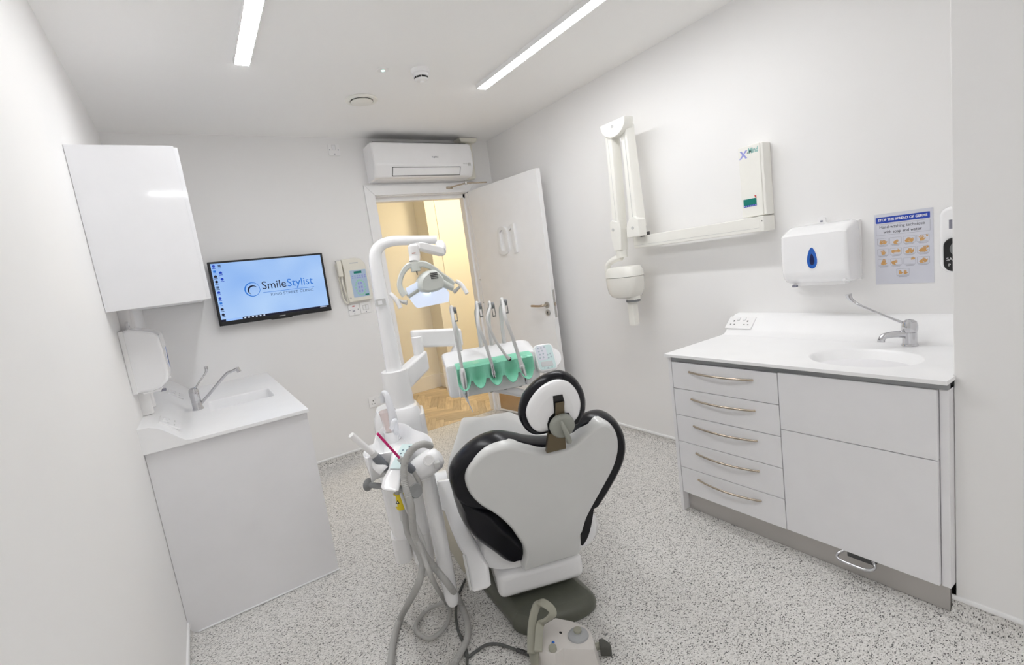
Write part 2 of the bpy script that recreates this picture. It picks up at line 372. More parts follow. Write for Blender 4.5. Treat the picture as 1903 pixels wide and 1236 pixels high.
# ---- door leaf (hinged at right, standing open into the room)
HP = V((2.216,3.875,0)); FE = V((2.335,3.010,0)); dd = (FE-HP).normalized(); dn = V((-dd.y,dd.x,0))
if dn.x > 0: dn = -dn                         # towards the room (left)
DW = (FE-HP).length
dF = frame(HP+V((0,0,.008)), dd, (0,0,1))      # a along leaf, b up
sg = 1 if dF[3].dot(dn) > 0 else -1
def dbox(a0,a1,b0,b1,h0,h1,bev=0): return B(fbox, dF, a0,a1,b0,b1,sg*h0,sg*h1,bev)
door = thing('door_1', 'open white door leaf carrying the number 01', 'door', tuple(HP)); door['kind'] = 'structure'; del door['category']
obj('leaf', dbox(0,DW,0,2.03,-.044,0,.0015), TRIMW, door)
nF = (dF[0], dF[1] if sg > 0 else dF[1], dF[2], dF[3]*sg)
bm = nb(); txt_f = nF
def digit0(fr, ca, cb, w_, h_, t): 
    bm = nb(); o = rrect(ca-w_/2, ca+w_/2, cb-h_/2, cb+h_/2, w_*.48, 8); i = offs(o, t)
    if abs(max(p[0] for p in i)) > abs(max(p[0] for p in o)): i = offs(o, -t)
    loft(bm, [[fpt(fr,a,b,0) for a,b in o],[fpt(fr,a,b,.018) for a,b in o],[fpt(fr,a,b,.018) for a,b in i],[fpt(fr,a,b,0) for a,b in i]], False, False)
    return bm
NUM = mat('white_raised_numeral', (.86,.86,.86), .25)
obj('numeral_zero', digit0(nF, .40, 1.545, .125, .235, .03), NUM, door)
obj('numeral_one', B(plate, nF, [(.525,1.43),(.555,1.43),(.555,1.665),(.525,1.665),(.49,1.645),(.49,1.615),(.525,1.635)], 0, .018), NUM, door)
obj('kick_plate', dbox(.03,DW-.03,.02,.19,.0005,.0025), KICK, door, label='steel kick plate with the floor reflection painted in as tan')
la, lb = DW-.06, .985
h_ = obj('handle', B(cyl, fpt(nF,la,lb,0), fpt(nF,la,lb,.008), .026, bev=.002), STEEL, door, label='satin steel lever handle')
bm = nb(); tube(bm, [fpt(nF,la,lb,.005), fpt(nF,la,lb,.04), fpt(nF,la-.012,lb,.052), fpt(nF,la-.05,lb-.002,.052), fpt(nF,la-.13,lb+.002,.052)], .0095, 12); obj('lever', bm, NICKEL, h_)
k_ = obj('key_escutcheon', B(cyl, fpt(nF,la,lb-.062,0), fpt(nF,la,lb-.062,.008), .025, bev=.002), STEEL, door)
bm = nb(); cyl(bm, fpt(nF,la,lb-.057,.0078), fpt(nF,la,lb-.057,.009), .006); fbox(bm, nF, la-.003, la+.003, lb-.078, lb-.058, .0078, .009); obj('key_slot', bm, BLACK, k_)
bm = nb(); fbox(bm, nF, DW-.001, DW+.0015, .88, 1.10, -.034, -.012); lk = obj('lock_plate', bm, STEEL, door)
bm = nb(); fbox(bm, nF, DW+.0015, DW+.010, .975, .998, -.030, -.016, .002); obj('latch', bm, NICKEL, lk)
for hb in (1.24, 1.03):
    obj('hinge_screw', B(cyl, fpt(nF,-.005,hb,.0), fpt(nF,-.005,hb,.003), .006), STEEL, door)
# door closer arm
dc = thing('door_closer_arm', 'thin folded metal closer arm above the open door', 'door closer', (2.03,YB-.02,2.08))
A0, A1, A2 = hy(833,353,YB-.018), hy(866,341,3.74), hy(905,346,3.60)
A0.z = 2.075; A1.z = 2.085; A2.z = 2.06
bm = nb(); box(bm, A0+V((.012,-.003,0)), (.06,.014,.02), .003); obj('bracket', bm, NICKEL, dc)
bm = nb(); tube(bm, [A0+V((0,-.006,0)), A1], .006, 8, 1); obj('arm', bm, NICKEL, dc)
bm = nb(); tube(bm, [A1, A2], .006, 8, 1); obj('arm', bm, NICKEL, dc)
obj('pivot', B(cyl, A1-V((0,0,.012)), A1+V((0,0,.012)), .012), STEEL, dc)
# ---- corridor beyond
HX, HYA, HYC = 2.34, 5.40, 5.10
struct('wall_corridor_far', B(bx, -.4, HX+.1, HYA, HYA+.1, 0, 2.55), HALLP, label='warm cream corridor wall seen through the doorway')
bm = nb(); bx(bm, HX, 3.9, HYC, HYA+.1, 0, 2.55); struct('wall_corridor_return', bm, HALLP, label='cream wall return in the corridor')
struct('wall_corridor_end', B(bx, 3.8, 3.9, YB+.12, HYC, 0, 2.55), HALLP, label='corridor end wall')
struct('wall_corridor_side', B(bx, -.5, -.4, YB+.12, HYA+.1, 0, 2.55), HALLP, label='corridor side wall')
struct('wall_corridor_near', B(bx, XR+.1, 3.9, YB+.02, YB+.12, 0, 2.55), HALLP, label='corridor wall beside the doorway')
struct('ceiling_corridor', B(bx, -.5, 3.9, YB+.12, HYA+.1, 2.55, 2.6), CEIL, label='corridor ceiling')
bm = nb(); bx(bm, -.4, HX-.001, HYA-.016, HYA, 0, .165, .003); bx(bm, HX-.016, HX, HYC-.016, HYA-.016, 0, .165, .003); bx(bm, HX-.016, 3.8, HYC-.016, HYC, 0, .165, .003)
struct('trim_2', bm, TRIMW, label='white skirting board in the corridor')
bm = nb(); bx(bm, HX+.12, HX+.128, HYC-.012, HYC, .165, 2.55); struct('trim_3', bm, HALLP, label='narrow panel joint on the corridor wall')
fl2 = struct('floor_corridor', B(bx, -.5, 3.9, 3.945, HYA+.1, -.05, -.006), OAK, label='pale oak herringbone corridor floor')
def clip(poly, x0, x1, y0, y1):
    for ax, val, keep in ((0,x0,1),(0,x1,-1),(1,y0,1),(1,y1,-1)):
        out = []
        for i in range(len(poly)):
            p, q = poly[i-1], poly[i]; ip = (p[ax]-val)*keep >= 0; iq = (q[ax]-val)*keep >= 0
            if ip != iq: t = (val-p[ax])/(q[ax]-p[ax]); out.append(tuple(p[k]+(q[k]-p[k])*t for k in (0,1)))
            if iq: out.append(q)
        poly = out
        if len(poly) < 3: return []
    return poly
PLW, PLL = .082, .41
ang = math.radians(45+18)
def r2(p): return (p[0]*math.cos(ang)-p[1]*math.sin(ang)+1.9, p[0]*math.sin(ang)+p[1]*math.cos(ang)+4.6)
for i in range(-16, 17):
    for j in range(-5, 6):
        ox = i*PLW + j*2*PLL*0 ; 
        # classic herringbone lattice
        bx0 = i*PLW + j*PLL; by0 = i*PLW - j*PLL
        for k in (0, 1):
            if k == 0: q = [(bx0,by0),(bx0+PLL,by0),(bx0+PLL,by0+PLW),(bx0,by0+PLW)]
            else: q = [(bx0,by0+PLW),(bx0+PLW,by0+PLW),(bx0+PLW,by0+PLW+PLL),(bx0,by0+PLW+PLL)]
            cx = sum(p[0] for p in q)/4; cy = sum(p[1] for p in q)/4
            q = [(cx+(p[0]-cx)*.996, cy+(p[1]-cy)*.985) for p in q]
            qc = clip([r2(p) for p in q], 1.05, HX-.017, 3.947, HYA-.017)
            if len(qc) >= 3:
                c_ = r2((cx,cy)); t = nb(); dz = random.uniform(0,.0006); d2 = ang + (0 if k == 0 else math.pi/2)
                loc_ = [((p[0]-c_[0])*math.cos(-d2)-(p[1]-c_[1])*math.sin(-d2), (p[0]-c_[0])*math.sin(-d2)+(p[1]-c_[1])*math.cos(-d2)) for p in qc]
                a = sum(p_[0]*q_[1]-q_[0]*p_[1] for p_, q_ in zip(loc_, loc_[1:]+loc_[:1]))
                if abs(a) < .002: continue
                prism(t, [(*p,-.0058) for p in loc_], (0,0,.0058+dz))
                bmesh.ops.recalc_face_normals(t, faces=t.faces)
                me = bpy.data.meshes.new('plank'); t.to_mesh(me); t.free(); me.materials.append(OAK)
                o = bpy.data.objects.new('plank', me); COL.objects.link(o); o.location = (*c_,0); o.rotation_euler = (0,0,d2); o.parent = fl2
cl = thing('corridor_ceiling_lamp', 'warm round ceiling lamp lighting the corridor', 'ceiling lamp', (2.62,4.32,2.53))
obj('diffuser', B(lathe, [(.14,.0),(.14,.015),(.0001,.015)], (2.62,4.32,2.53), cap=True), LAMPW, cl)
obj('rim', B(lathe, [(.142,.0),(.16,.0),(.16,.02),(.142,.02)], (2.62,4.32,2.53), cap=False), TRIMW, cl)
# ================================================================== CEILING FITTINGS
def batten(label, c, length, along, group):
    t = thing('ceiling_light', label, 'ceiling light', (c[0],c[1],ZC-.05), group)
    L = length/2; x_, y_ = (V((1,0,0)), V((0,1,0))) if along == 'y' else (V((0,1,0)), V((1,0,0)))
    o = V((c[0],c[1],ZC))
    bm = nb(); prof = [(-.034,0),(.034,0),(.034,-.026),(.0315,-.026),(.0315,-.020),(-.0315,-.020),(-.0315,-.026),(-.034,-.026)]
    loft(bm, [[o + x_*a + V((0,0,b)) + y_*s for a,b in prof] for s in (-L-.012, L+.012)]); obj('mounting_tray', bm, PLAST, t)
    prof = [(-.031,-.0205),(-.031,-.0255),(-.024,-.0275),(-.012,-.0285),(.012,-.0285),(.024,-.0275),(.031,-.0255),(.031,-.0205)]
    prof = prof[::-1]
    bm = nb(); loft(bm, [[o + x_*a*.93 + V((0,0,-.0205+(b+.0205)*.9)) + y_*s for a,b in prof] for s in (-L,)] + [[o + x_*a + V((0,0,b)) + y_*s for a,b in prof] for s in (-L+.012, L-.012)] + [[o + x_*a*.93 + V((0,0,-.0205+(b+.0205)*.9)) + y_*s for a,b in prof] for s in (L,)])
    obj('diffuser', bm, DIFF, t, label='glowing white diffuser')
    return t
batten('lit linear ceiling batten above the left counter', (.41,1.93), 1.5, 'y', 'ceiling battens')
batten('lit linear ceiling batten nearer the wall with the x-ray arm', (1.755,1.93), 1.55, 'y', 'ceiling battens')
batten('lit linear ceiling batten across the room behind the camera', (.47,-1.03), 1.2, 'x', 'ceiling battens')
# smoke detector
sd = hz(782,140,ZC-.03); sd.z = ZC
t = thing('smoke_detector', 'white domed smoke detector with dark sensing slots on the ceiling', 'smoke detector', (sd.x,sd.y,ZC-.07))
obj('base', B(lathe, [(.052,0),(.054,-.008),(.050,-.022),(.044,-.026)], sd), PLAST, t)
obj('sensor_body', B(lathe, [(.044,-.024),(.040,-.040),(.034,-.042),(.034,-.050),(.040,-.052),(.034,-.058),(.02,-.062)], sd), PLAST, t)
bm = nb()
for k in range(8):
    a = k*math.pi/4; 
    for j in range(5):
        pass
    prism(bm, [sd+V((math.cos(a+d)*.0362, math.sin(a+d)*.0362, h)) for d,h in ((-.32,-.0415),(.32,-.0415),(.32,-.0505),(-.32,-.0505))], V((math.cos(a),math.sin(a),0))*.003)
obj('vent_slots', bm, BLACK, t)
obj('indicator', B(lathe, [(.012,-.06),(.012,-.068),(.006,-.072)], sd), PLAST, t)
# extract valve
ev = hz(672,188,ZC-.01); ev.z = ZC
t = thing('ceiling_vent', 'round cream air valve set flush in the ceiling', 'vent', (ev.x,ev.y,ZC-.02))
obj('outer_ring', B(lathe, [(.068,-.002),(.098,0),(.101,-.004),(.095,-.010),(.074,-.012),(.068,-.008)], ev, seg=40, cap=False), XCREAM, t)
obj('throat', B(lathe, [(.068,0),(.068,-.004),(.0001,-.0045)], ev, seg=40), BLACK, t)
obj('disc', B(lathe, [(.0001,-.010),(.064,-.012),(.066,-.016),(.060,-.020),(.0001,-.021)], ev, seg=40), XCREAM, t)
el = hz(712,133,ZC-.01); el.z = ZC
t = thing('emergency_light', 'tiny ceiling emergency light with a green glow', 'emergency light', (el.x,el.y,ZC-.01))
obj('bezel', B(lathe, [(.012,0),(.032,0),(.032,-.004),(.012,-.006)], el, cap=False), PLAST, t)
obj('led', B(lathe, [(.012,-.001),(.010,-.007),(.0001,-.009)], el), LEDG, t)
# ---- air conditioner
ax0, ax1 = 1.335, 2.205
ac = thing('air_conditioner', 'white wall mounted split air conditioner above the doorway', 'air conditioner', ((ax0+ax1)/2,YB-.1,2.125))
prof = [(YB-.001,2.13),(YB-.001,2.405),(3.735,2.408),(3.705,2.402),(3.690,2.385),(3.682,2.33),(3.678,2.24),(3.683,2.215),(3.72,2.15),(3.745,2.132)]
def acring(x, k=1): return [V((x, YB-(YB-y)*k if k!=1 else y, 2.27+(z-2.27)*k)) for y, z in prof]
bm = nb(); loft(bm, [acring(ax0,.93), acring(ax0+.006,.975), acring(ax0+.03,1), acring(ax1-.03,1), acring(ax1-.006,.975), acring(ax1,.93)]); obj('body', bm, PLASTG, ac)
obj('intake_grille', B(bx, ax0+.03, ax1-.03, 3.725, YB-.004, 2.404, 2.4115), DGREY, ac, label='dark intake grille on top')
aF = frame((1.77,3.705,2.182), (1,0,0), V((1.77,3.683,2.215))-V((1.77,3.72,2.15)))
obj('louvre_gap', B(fbox, aF, -.295,.305,-.036,.036,-.006,.0045), DGREY, ac)
obj('louvre_flap', B(fbox, aF, -.290,.300,-.030,.032,.002,.008,.002), PLASTG, ac)
fF = frame((1.77,3.6797,2.28), (1,0,0), (0,0,1))
obj('maker_lettering', B(text, 'FUJITSU', .016, fF, .08, .005, .002), GREYINK, ac)
bm = nb()
for k in range(3): fbox(bm, fF, .33+k*.02, .343+k*.02, -.05, -.045, -.004, .004)
fbox(bm, fF, .375,.40,-.062,-.04,-.004,.004); obj('indicator_panel', bm, LGREY, ac)
tr_ = thing('pipe_trunking', 'cream pipe cover rising from the air conditioner to the ceiling', 'pipe cover', (2.25,YB-.04,2.12))
obj('cover', B(bx, 2.206, 2.29, YB-.075, YB, 2.135, 2.44, .012), CREAM, tr_)
bm = nb(); prism(bm, [(2.165,YB,2.44),(2.32,YB,2.44),(2.335,YB,2.475),(2.15,YB,2.475)], (0,-.11,0), .006); obj('ceiling_collar', bm, CREAM, tr_)
# ================================================================== LEFT SIDE
CY = 2.331
wc = thing('wall_cabinet', 'white high gloss wall cabinet high on the wall beside the television', 'cabinet', (-.11,3.0,1.379))
obj('carcass', B(bx, XL, .050, CY+.018, YB-.01, 1.385, 1.978), LACQ, wc)
obj('end_panel', B(bx, XL+.001, .054, CY, CY+.018, 1.379, 1.983, .001), GLOSS, wc, label='mirror gloss end panel')
for k in range(3):
    y0 = CY+.02+k*.512; obj('door', B(bx, .050, .068, y0, y0+.509, 1.381, 1.981, .001), GLOSS, wc)
# pipes under the cabinet
for k, (yy, rr_) in enumerate(((2.68,.030),(2.86,.027))):
    bm = nb(); cyl(bm, (XL+.010,yy,.916), (XL+.010,yy,1.384), rr_); 
    obj('wall_pipe', bm, PAINT, None, 'painted vertical pipe below the gloss cabinet, %s of the pair' % ('nearest' if k == 0 else 'farther'), 'pipe', 'pipes below the gloss cabinet')
# ---- paper towel dispensers
def dispenser(label, place, mirror):
    # local: a = along wall, b = up, c = out from wall; outline in (c,b)
    t = thing('paper_towel_dispenser', label, 'dispenser', tuple(place[0]), 'paper towel dispensers')
    fr = place; w2 = .143
    side = [(0,.0),(.005,.26),(.035,.268),(.075,.255),(.115,.238),(.130,.225),(.134,.16),(.134,.06),(.126,.028),(.100,.004),(.07,-.004)]
    cs = [(p[0],p[1]) for p in side]
    sm = []
    for p in cs: sm.append(p)
    bm = nb(); rings = []
    for a, k in ((-w2,.9),(-w2+.006,.965),(-w2+.02,1),(w2-.02,1),(w2-.006,.965),(w2,.9)):
        rings.append([fpt(fr, a, .128+(b-.128)*k, c*k if c > .02 else c) for c, b in sm])
    loft(bm, rings); obj('cover', bm, PLASTG, t)
    bm = nb(); fbox(bm, fr, -w2-.004, w2+.004, -.002, .262, 0, .018, .004); obj('back_plate', bm, PLAST, t)
    bm = nb(); plate(bm, fr, rrect(-w2+.03, w2-.03, -.012, .02, .01), .03, .095, .003); obj('outlet_tray', bm, PLAST, t)
    bm = nb(); out = [(0,.298),(.016,.29),(.019,.27),(.019,.255),(-.019,.255),(-.019,.27),(-.016,.29)]; plate(bm, fr, out, .02, .03, .002); kt = obj('key_tab', bm, PLAST, t)
    bm = nb(); plate(bm, fr, rrect(-.006,.006,.272,.28,.003,3), .0285, .0305); obj('key_hole', bm, GREYINK, kt)
    def drop(s, cy, h, d0, d1, name, mm, par):
        pts = []
        for k in range(28):
            tt = 2*math.pi*k/28; x_ = math.sin(tt)*(1-math.cos(tt)*-1 if 0 else 1)*s*(.55+.45*(-math.cos(tt)*-1 if 0 else (1-math.cos(tt))/2)); y_ = math.cos(tt)*h
            pts.append((x_, cy+y_))
        return obj(name, B(plate, fr, pts, d0, d1, .0008, 1), mm, par)
    rim = drop(.031, .118, .053, .132, .1362, 'window_rim', PLAST, t)
    drop(.027, .118, .048, .134, .1372, 'teardrop_window', BLUEP, rim)
    drop(.013, .112, .026, .136, .1378, 'teardrop_core', NAVY, rim)
    bm = nb(); cyl(bm, fpt(fr,w2-.022,.012,.02), fpt(fr,w2-.022,.012,.125), .006, seg=8); obj('hinge_pin', bm, PLAST, t)
    bm = nb(); fbox(bm, fr, -w2+.035, -w2+.055, -.016, -.006, .09, .11, .002); obj('paper_sensor', bm, GREYINK, t)
    return t
frR = frame((XR,1.100,1.072), (0,-1,0), (0,0,1))
dispenser('white paper towel dispenser with blue teardrop window above the sink counter', frR, False)
frL = frame((XL,2.650,1.035), (0,1,0), (0,0,1))
dispenser('white paper towel dispenser under the gloss cabinet, seen end on', frL, True)
# ---- sloped-upstand profile shared by both worktops  (d from wall, h above top)
UP = [(0,.093),(.037,.090),(.067,.076),(.095,.052),(.123,.024),(.144,.006),(.166,.0006)]
def worktop_mesh(bm, x0, x1, y0, y1, z, th, hole, bowl):
    t = nb()
    oc = [t.verts.new((x,y,z)) for x,y in ((x0,y0),(x1,y0),(x1,y1),(x0,y1))]; hc = [t.verts.new((x,y,z)) for x,y in hole]
    es = [t.edges.new((oc[i],oc[(i+1)%4])) for i in range(4)] + [t.edges.new((hc[i],hc[(i+1)%len(hc)])) for i in range(len(hc))]
    bmesh.ops.triangle_fill(t, use_beauty=True, use_dissolve=False, edges=es)
    prev = hc; n = len(hc)
    for pts, dz in bowl:
        cur = [t.verts.new((x,y,z+dz)) for x,y in pts]
        for i in range(n): t.faces.new((prev[i],prev[(i+1)%n],cur[(i+1)%n],cur[i]))
        prev = cur
    t.faces.new(prev)
    lo = [t.verts.new((v.co.x,v.co.y,z-th)) for v in oc]
    for i in range(4): t.faces.new((oc[i],lo[i],lo[(i+1)%4],oc[(i+1)%4]))
    bmesh.ops.recalc_face_normals(t, faces=t.faces)
    merge(bm, t); return bm
def flip_up(bm):
    return bm
def socket(label, fr, w_=.146, h_=.086, double=True, group='double sockets', d=.009, slot=None):
    t = thing('double_socket' if double else 'socket', label, 'socket', tuple(fr[0]), group)
    obj('face_plate', B(fbox, fr, -w_/2, w_/2, -h_/2, h_/2, .0003, d, .003), PLAST, t)
    for s in ((-1,1) if double else (0,)):
        c = s*.038
        bm = nb(); fbox(bm, fr, c-.0035, c+.0035, .004, .013, d-.002, d+.0006); fbox(bm, fr, c-.014, c-.007, -.018, -.013, d-.002, d+.0006); fbox(bm, fr, c+.007, c+.014, -.018, -.013, d-.002, d+.0006)
        obj('pin_slots', bm, slot or DGREY, t)
        obj('rocker_switch', B(fbox, fr, s*.016-.007, s*.016+.007, .012, .032, d-.001, d+.004, .001), TEXTW, t)
    return t
# ---- left base unit
LZ = .822
bu = thing('base_unit', 'white panelled base unit below the left counter', 'cabinet', (.03,3.1,0))
obj('front_panel', B(bx, XL+.001, .343, 2.39, 2.408, .002, .807, .001), LACQ, bu)
obj('side_panel', B(bx, .325, .343, 2.409, YB-.002, .002, .807, .001), LACQ, bu)
bm = nb(); tube(bm, [(XL+.03,2.388,.004),(.343,2.388,.004),(.345,2.392,.004)], .004, 6, 1); obj('sealant_bead', bm, TEXTW, bu)
wl = thing('worktop', 'white seamless worktop with a rectangular trough basin', 'worktop', (.03,3.1,.807))
hole = rrect(-.032, .277, 2.905, 3.205, .018, 4); h2 = rrect(-.024, .269, 2.915, 3.197, .02, 4)
bm = nb(); worktop_mesh(bm, XL, .349, 2.367, YB-.001, LZ, .014, hole, [(rrect(-.028,.273,2.909,3.201,.018,4),-.006),(h2,-.11),(rrect(-.01,.255,2.93,3.18,.03,4),-.125)]); obj('slab', bm, SOLID, wl)
bm = nb(); loft(bm, [[V((XL+d, y, LZ-.014+ (h+.014))) for d,h in UP] + [V((XL+.166,y,LZ-.013)), V((XL,y,LZ-.013))] for y in (2.366, YB-.002)]); obj('sloped_upstand', bm, SOLID, wl)
obj('plug_hole', B(cyl, (.12,3.05,LZ-.1255), (.12,3.05,LZ-.121), .02), CHROME, wl)
def upframe(side, y, lift=0):
    p0, p1 = UP[1], UP[5]; mid = ((p0[0]+p1[0])/2+.0015, (p0[1]+p1[1])/2+.0025)
    dx, dz = p0[0]-p1[0], p0[1]-p1[1]
    if side == 'L': return frame((XL+mid[0], y, LZ+mid[1]), (0,1,0), (dx,0,dz))
    return frame((XR-mid[0], y, LZ+mid[1]), (0,-1,0), (-dx,0,dz))
socket('pale double socket on the left counter upstand, nearest the camera', upframe('L',2.56), h_=.086, group='sockets on the left counter', slot=LGREY)
socket('pale double socket on the left counter upstand beyond the tap', upframe('L',3.40), h_=.086, group='sockets on the left counter', slot=LGREY)
def mixer(name, label, base, parts):
    t = thing(name, label, 'tap', tuple(base)); return t
tp = V((-.080,3.03,LZ))
t = mixer('mixer_tap', 'chrome lever tap with a long raised spout on the left counter', tp, None)
obj('body', B(lathe, [(.026,0),(.027,.004),(.0235,.012),(.0225,.045),(.0225,.047)], tp, (-.03,0,1)), CHROME, t)
obj('cartridge_cap', B(lathe, [(.0225,.0475),(.0235,.085),(.0235,.098),(.020,.112),(.010,.119),(.0001,.12)], tp, (-.03,0,1)), CHROME, t)
bm = nb(); tube(bm, [tp+V((.015,0,.026)), tp+V((.07,0,.075)), tp+V((.155,0,.152)), tp+V((.185,0,.163)), tp+V((.215,0,.172))], .0075, 12); sp = obj('spout', bm, CHROME, t)
obj('aerator', B(cyl, tp+V((.213,0,.178)), tp+V((.222,0,.152)), .0105), CHROME, sp)
bm = nb(); L0 = tp+V((.003,0,.108)); tube(bm, [L0, tp+V((.03,.01,.14)), tp+V((.065,.02,.178)), tp+V((.075,.022,.20)), tp+V((.074,.022,.215))], [.0045,.0045,.005,.008,.009], 10); obj('lever', bm, CHROME, t)
# ================================================================== TELEVISION
tvF = (V((0,0,0)), V((1,0,0)), V((0,0,1)), V((0,-1,0)))
tv = thing('television', 'wall mounted flat screen showing a blue clinic logo desktop', 'television', (.495,3.83,1.415))
def tobj(name, bm, m_, par, label=None):
    ORIG_save = ORIG[par.name]; ORIG[par.name] = V((0,0,0)); o = obj(name, bm, m_, par, label=label); ORIG[par.name] = ORIG_save; ORIG[o.name] = V((0,0,0)); return o
tobj('bezel', B(fbox, tvF, -.368,.368,-.216,.216,-.02,.022,.003), BLACK, tv)
tobj('rear_housing', B(fbox, tvF, -.26,.26,-.16,.15,-.055,-.02,.01), BLACK, tv)
sc = tobj('screen', B(fbox, tvF, -.352,.352,-.187,.203,.0215,.0225), SCREEN, tv)
tobj('badge', B(fbox, tvF, .005,.045,-.204,-.199,.0219,.0224), LGREY, tv)
bm = nb(); plate(bm, tvF, [(-.06,-.214),(.10,-.214),(.085,-.222),(-.045,-.222)], .0,.02,.002); tobj('sensor_lip', bm, BLACK, tv)
def ring2(bm, fr, ca, cb, R0, R1, a0, a1, h, ext=.0003, n=40, ecc=0):
    P = []
    o_, i_ = [], []
    for k in range(n+1):
        t_ = math.radians(a0+(a1-a0)*k/n); fade = math.sin(math.pi*k/n) if ecc else 1
        o_.append((ca+R0*math.cos(t_), cb+R0*math.sin(t_))); rr = R0-(R0-R1)*(fade if ecc else 1); i_.append((ca+rr*math.cos(t_), cb+rr*math.sin(t_)))
    for k in range(n):
        q = [o_[k],o_[k+1],i_[k+1],i_[k]]
        vs = [bm.verts.new(fpt(fr,a,b,h+ext)) for a,b in q]; bm.faces.new(vs)
    return bm
hh = .0226
tobj('logo_ring', B(ring2, tvF, -.133,.006,.049,.041,20,340,hh, ecc=1), SCR_BL, sc)
tobj('logo_ring', B(ring2, tvF, -.133,.006,.049,.046,-60,300,hh, ecc=0), SCR_BL, sc)
tobj('logo_crescent', B(ring2, tvF, -.131,.002,.032,.021,20,250,hh, ecc=1), SCR_DK, sc)
tobj('logo_text', B(text, 'Smile', .078, tvF, -.072, .022, hh, align='LEFT', sx=.96), SCR_DK, sc)
tobj('logo_text', B(text, 'Stylist', .078, tvF, .092, .022, hh, align='LEFT', sx=.96), SCR_BL, sc)
tobj('logo_rule', B(fbox, tvF, -.07,.272,-.026,-.023,hh,hh+.0003), SCR_BL, sc)
tobj('logo_text', B(text, 'KING STREET CLINIC', .026, tvF, .12, -.045, hh, sx=1.18), SCR_GR, sc)
icons = [(-.335,.186),(-.335,.15),(-.335,.118),(-.335,.082),(-.335,.044),(-.335,.01),(-.335,-.03),(-.335,-.064),(-.335,-.104),(-.335,-.14),(-.302,.186),(-.302,.14),(-.300,.096)]
for k, (a, b) in enumerate(icons):
    mm = (SCR_NV, SCR_GR, SCR_DK, SCR_BL)[(k*7+k//3) % 4]; bm = nb()
    if k % 3 == 0: plate(bm, tvF, [(a+.009*math.cos(q*.5236), b+.009*math.sin(q*.5236)) for q in range(12)], hh, hh+.0003)
    elif k % 3 == 1: fbox(bm, tvF, a-.008,a+.008,b-.007,b+.008,hh,hh+.0003)
    else: plate(bm, tvF, [(a-.009,b-.007),(a+.009,b-.007),(a+.009,b+.004),(a,b+.009),(a-.009,b+.004)], hh, hh+.0003)
    fbox(bm, tvF, a-.010, a+.010, b-.0165, b-.0125, hh, hh+.0003)
    tobj('desktop_icon', bm, mm, sc)
tobj('task_bar', B(fbox, tvF, -.225,.352,-.187,-.173,hh,hh+.0002), SCR_DK, sc)
tobj('search_field', B(fbox, tvF, -.325,-.225,-.187,-.173,hh,hh+.0002), emis('screen_sky_pixels', (.32,.52,.92)), sc)
tobj('start_button', B(fbox, tvF, -.352,-.325,-.187,-.173,hh,hh+.0002), SCR_DK, sc)
for k in range(6): tobj('task_icon', B(fbox, tvF, -.215+k*.024,-.204+k*.024,-.184,-.176,hh+.0002,hh+.0004), SCR_WH, sc)
tobj('clock', B(fbox, tvF, .29,.335,-.182,-.178,hh+.0002,hh+.0004), SCR_WH, sc)
tv.rotation_euler = (0, .016, 0)
bm = nb(); tube(bm, [(.076,3.80,1.46),(.10,3.83,1.45),(.125,3.84,1.435),(.15,3.85,1.44)], .003, 8); obj('tv_cable', bm, TEXTW, None, 'thin white cable behind the television edge', 'cable')
# ================================================================== BACK WALL FITTINGS
xp0 = hy(665,520,YB-.05)
pF = frame((1.095,YB,1.395), (1,0,.0), (0,0,1))
xp = thing('xray_control_panel', 'cream x-ray control panel with pale blue keypad on the wall', 'control panel', (1.095,YB,1.22))
out = [(-.09,.165),(.01,.172),(.055,.16),(.085,.12),(.105,-.13),(.095,-.165),(-.085,-.168),(-.095,-.12),(-.085,.05)]
bm = nb(); plate(bm, pF, out, .0, .05, .008, 3); obj('housing', bm, CREAM, xp)
kp = obj('keypad', B(plate, pF, rrect(-.045,.08,-.135,.075,.004,3), .0495, .0512), PBLUE, xp)
obj('display', B(fbox, pF, -.015,.045,.048,.066,.051,.0522,.0003), GREEN, kp)
for r_ in range(2):
    for c_ in range(6): obj('membrane_key', B(fbox, pF, -.036+c_*.019,-.024+c_*.019,.026-r_*.014,.034-r_*.014,.051,.0518), LILAC, kp)
TG = mat('pale_green_print', (.33,.66,.50), .5)
for k in range(16):
    a = k*math.pi/8; ca, cb = .018+.036*math.cos(a), -.062+.058*math.sin(a); obj('tooth_key', B(fbox, pF, ca-.006,ca+.006,cb-.006,cb+.006,.051,.0518,.0003), TG, kp)
for k in range(6): ca, cb = .018+(-.010 if k%2 else .010), -.03-.03*(k//2); obj('membrane_key', B(fbox, pF, ca-.006,ca+.006,cb-.008,cb+.008,.051,.0518), LILAC, kp)
obj('status_window', B(fbox, pF, .045,.075,-.128,-.117,.051,.0520), GREEN, kp)
obj('key_lock', B(cyl, fpt(pF,-.072,-.135,.048), fpt(pF,-.072,-.135,.054), .007), STEEL, xp)
bm = nb(); fbox(bm, pF, -.035,.03,.128,.136,.05,.0504); obj('name_print', bm, LGREY, xp)
hF = frame((.990,YB,1.40), (1,0,0), (0,0,1))
hs = thing('xray_handset', 'cream corded exposure handset clipped to the control panel', 'handset', (.985,YB,1.23))
bm = nb(); fbox(bm, hF, -.028,.012,.03,.155,.02,.055,.01); obj('grip', bm, CREAM, hs)
bm = nb(); tube(bm, [fpt(hF,-.004,.035,.04), fpt(hF,-.004,-.03,.04), fpt(hF,.008,-.12,.038), fpt(hF,.016,-.17,.03), fpt(hF,.0,-.172,.02), fpt(hF,-.014,-.12,.018), fpt(hF,-.02,.05,.02), fpt(hF,-.02,.12,.02)], .008, 10, rib=(.008,.8)); obj('coiled_lead', bm, CREAM, hs)
bm = nb(); fbox(bm, hF, -.03,.014,.10,.135,.0,.022,.004); obj('holder', bm, CREAM, hs)
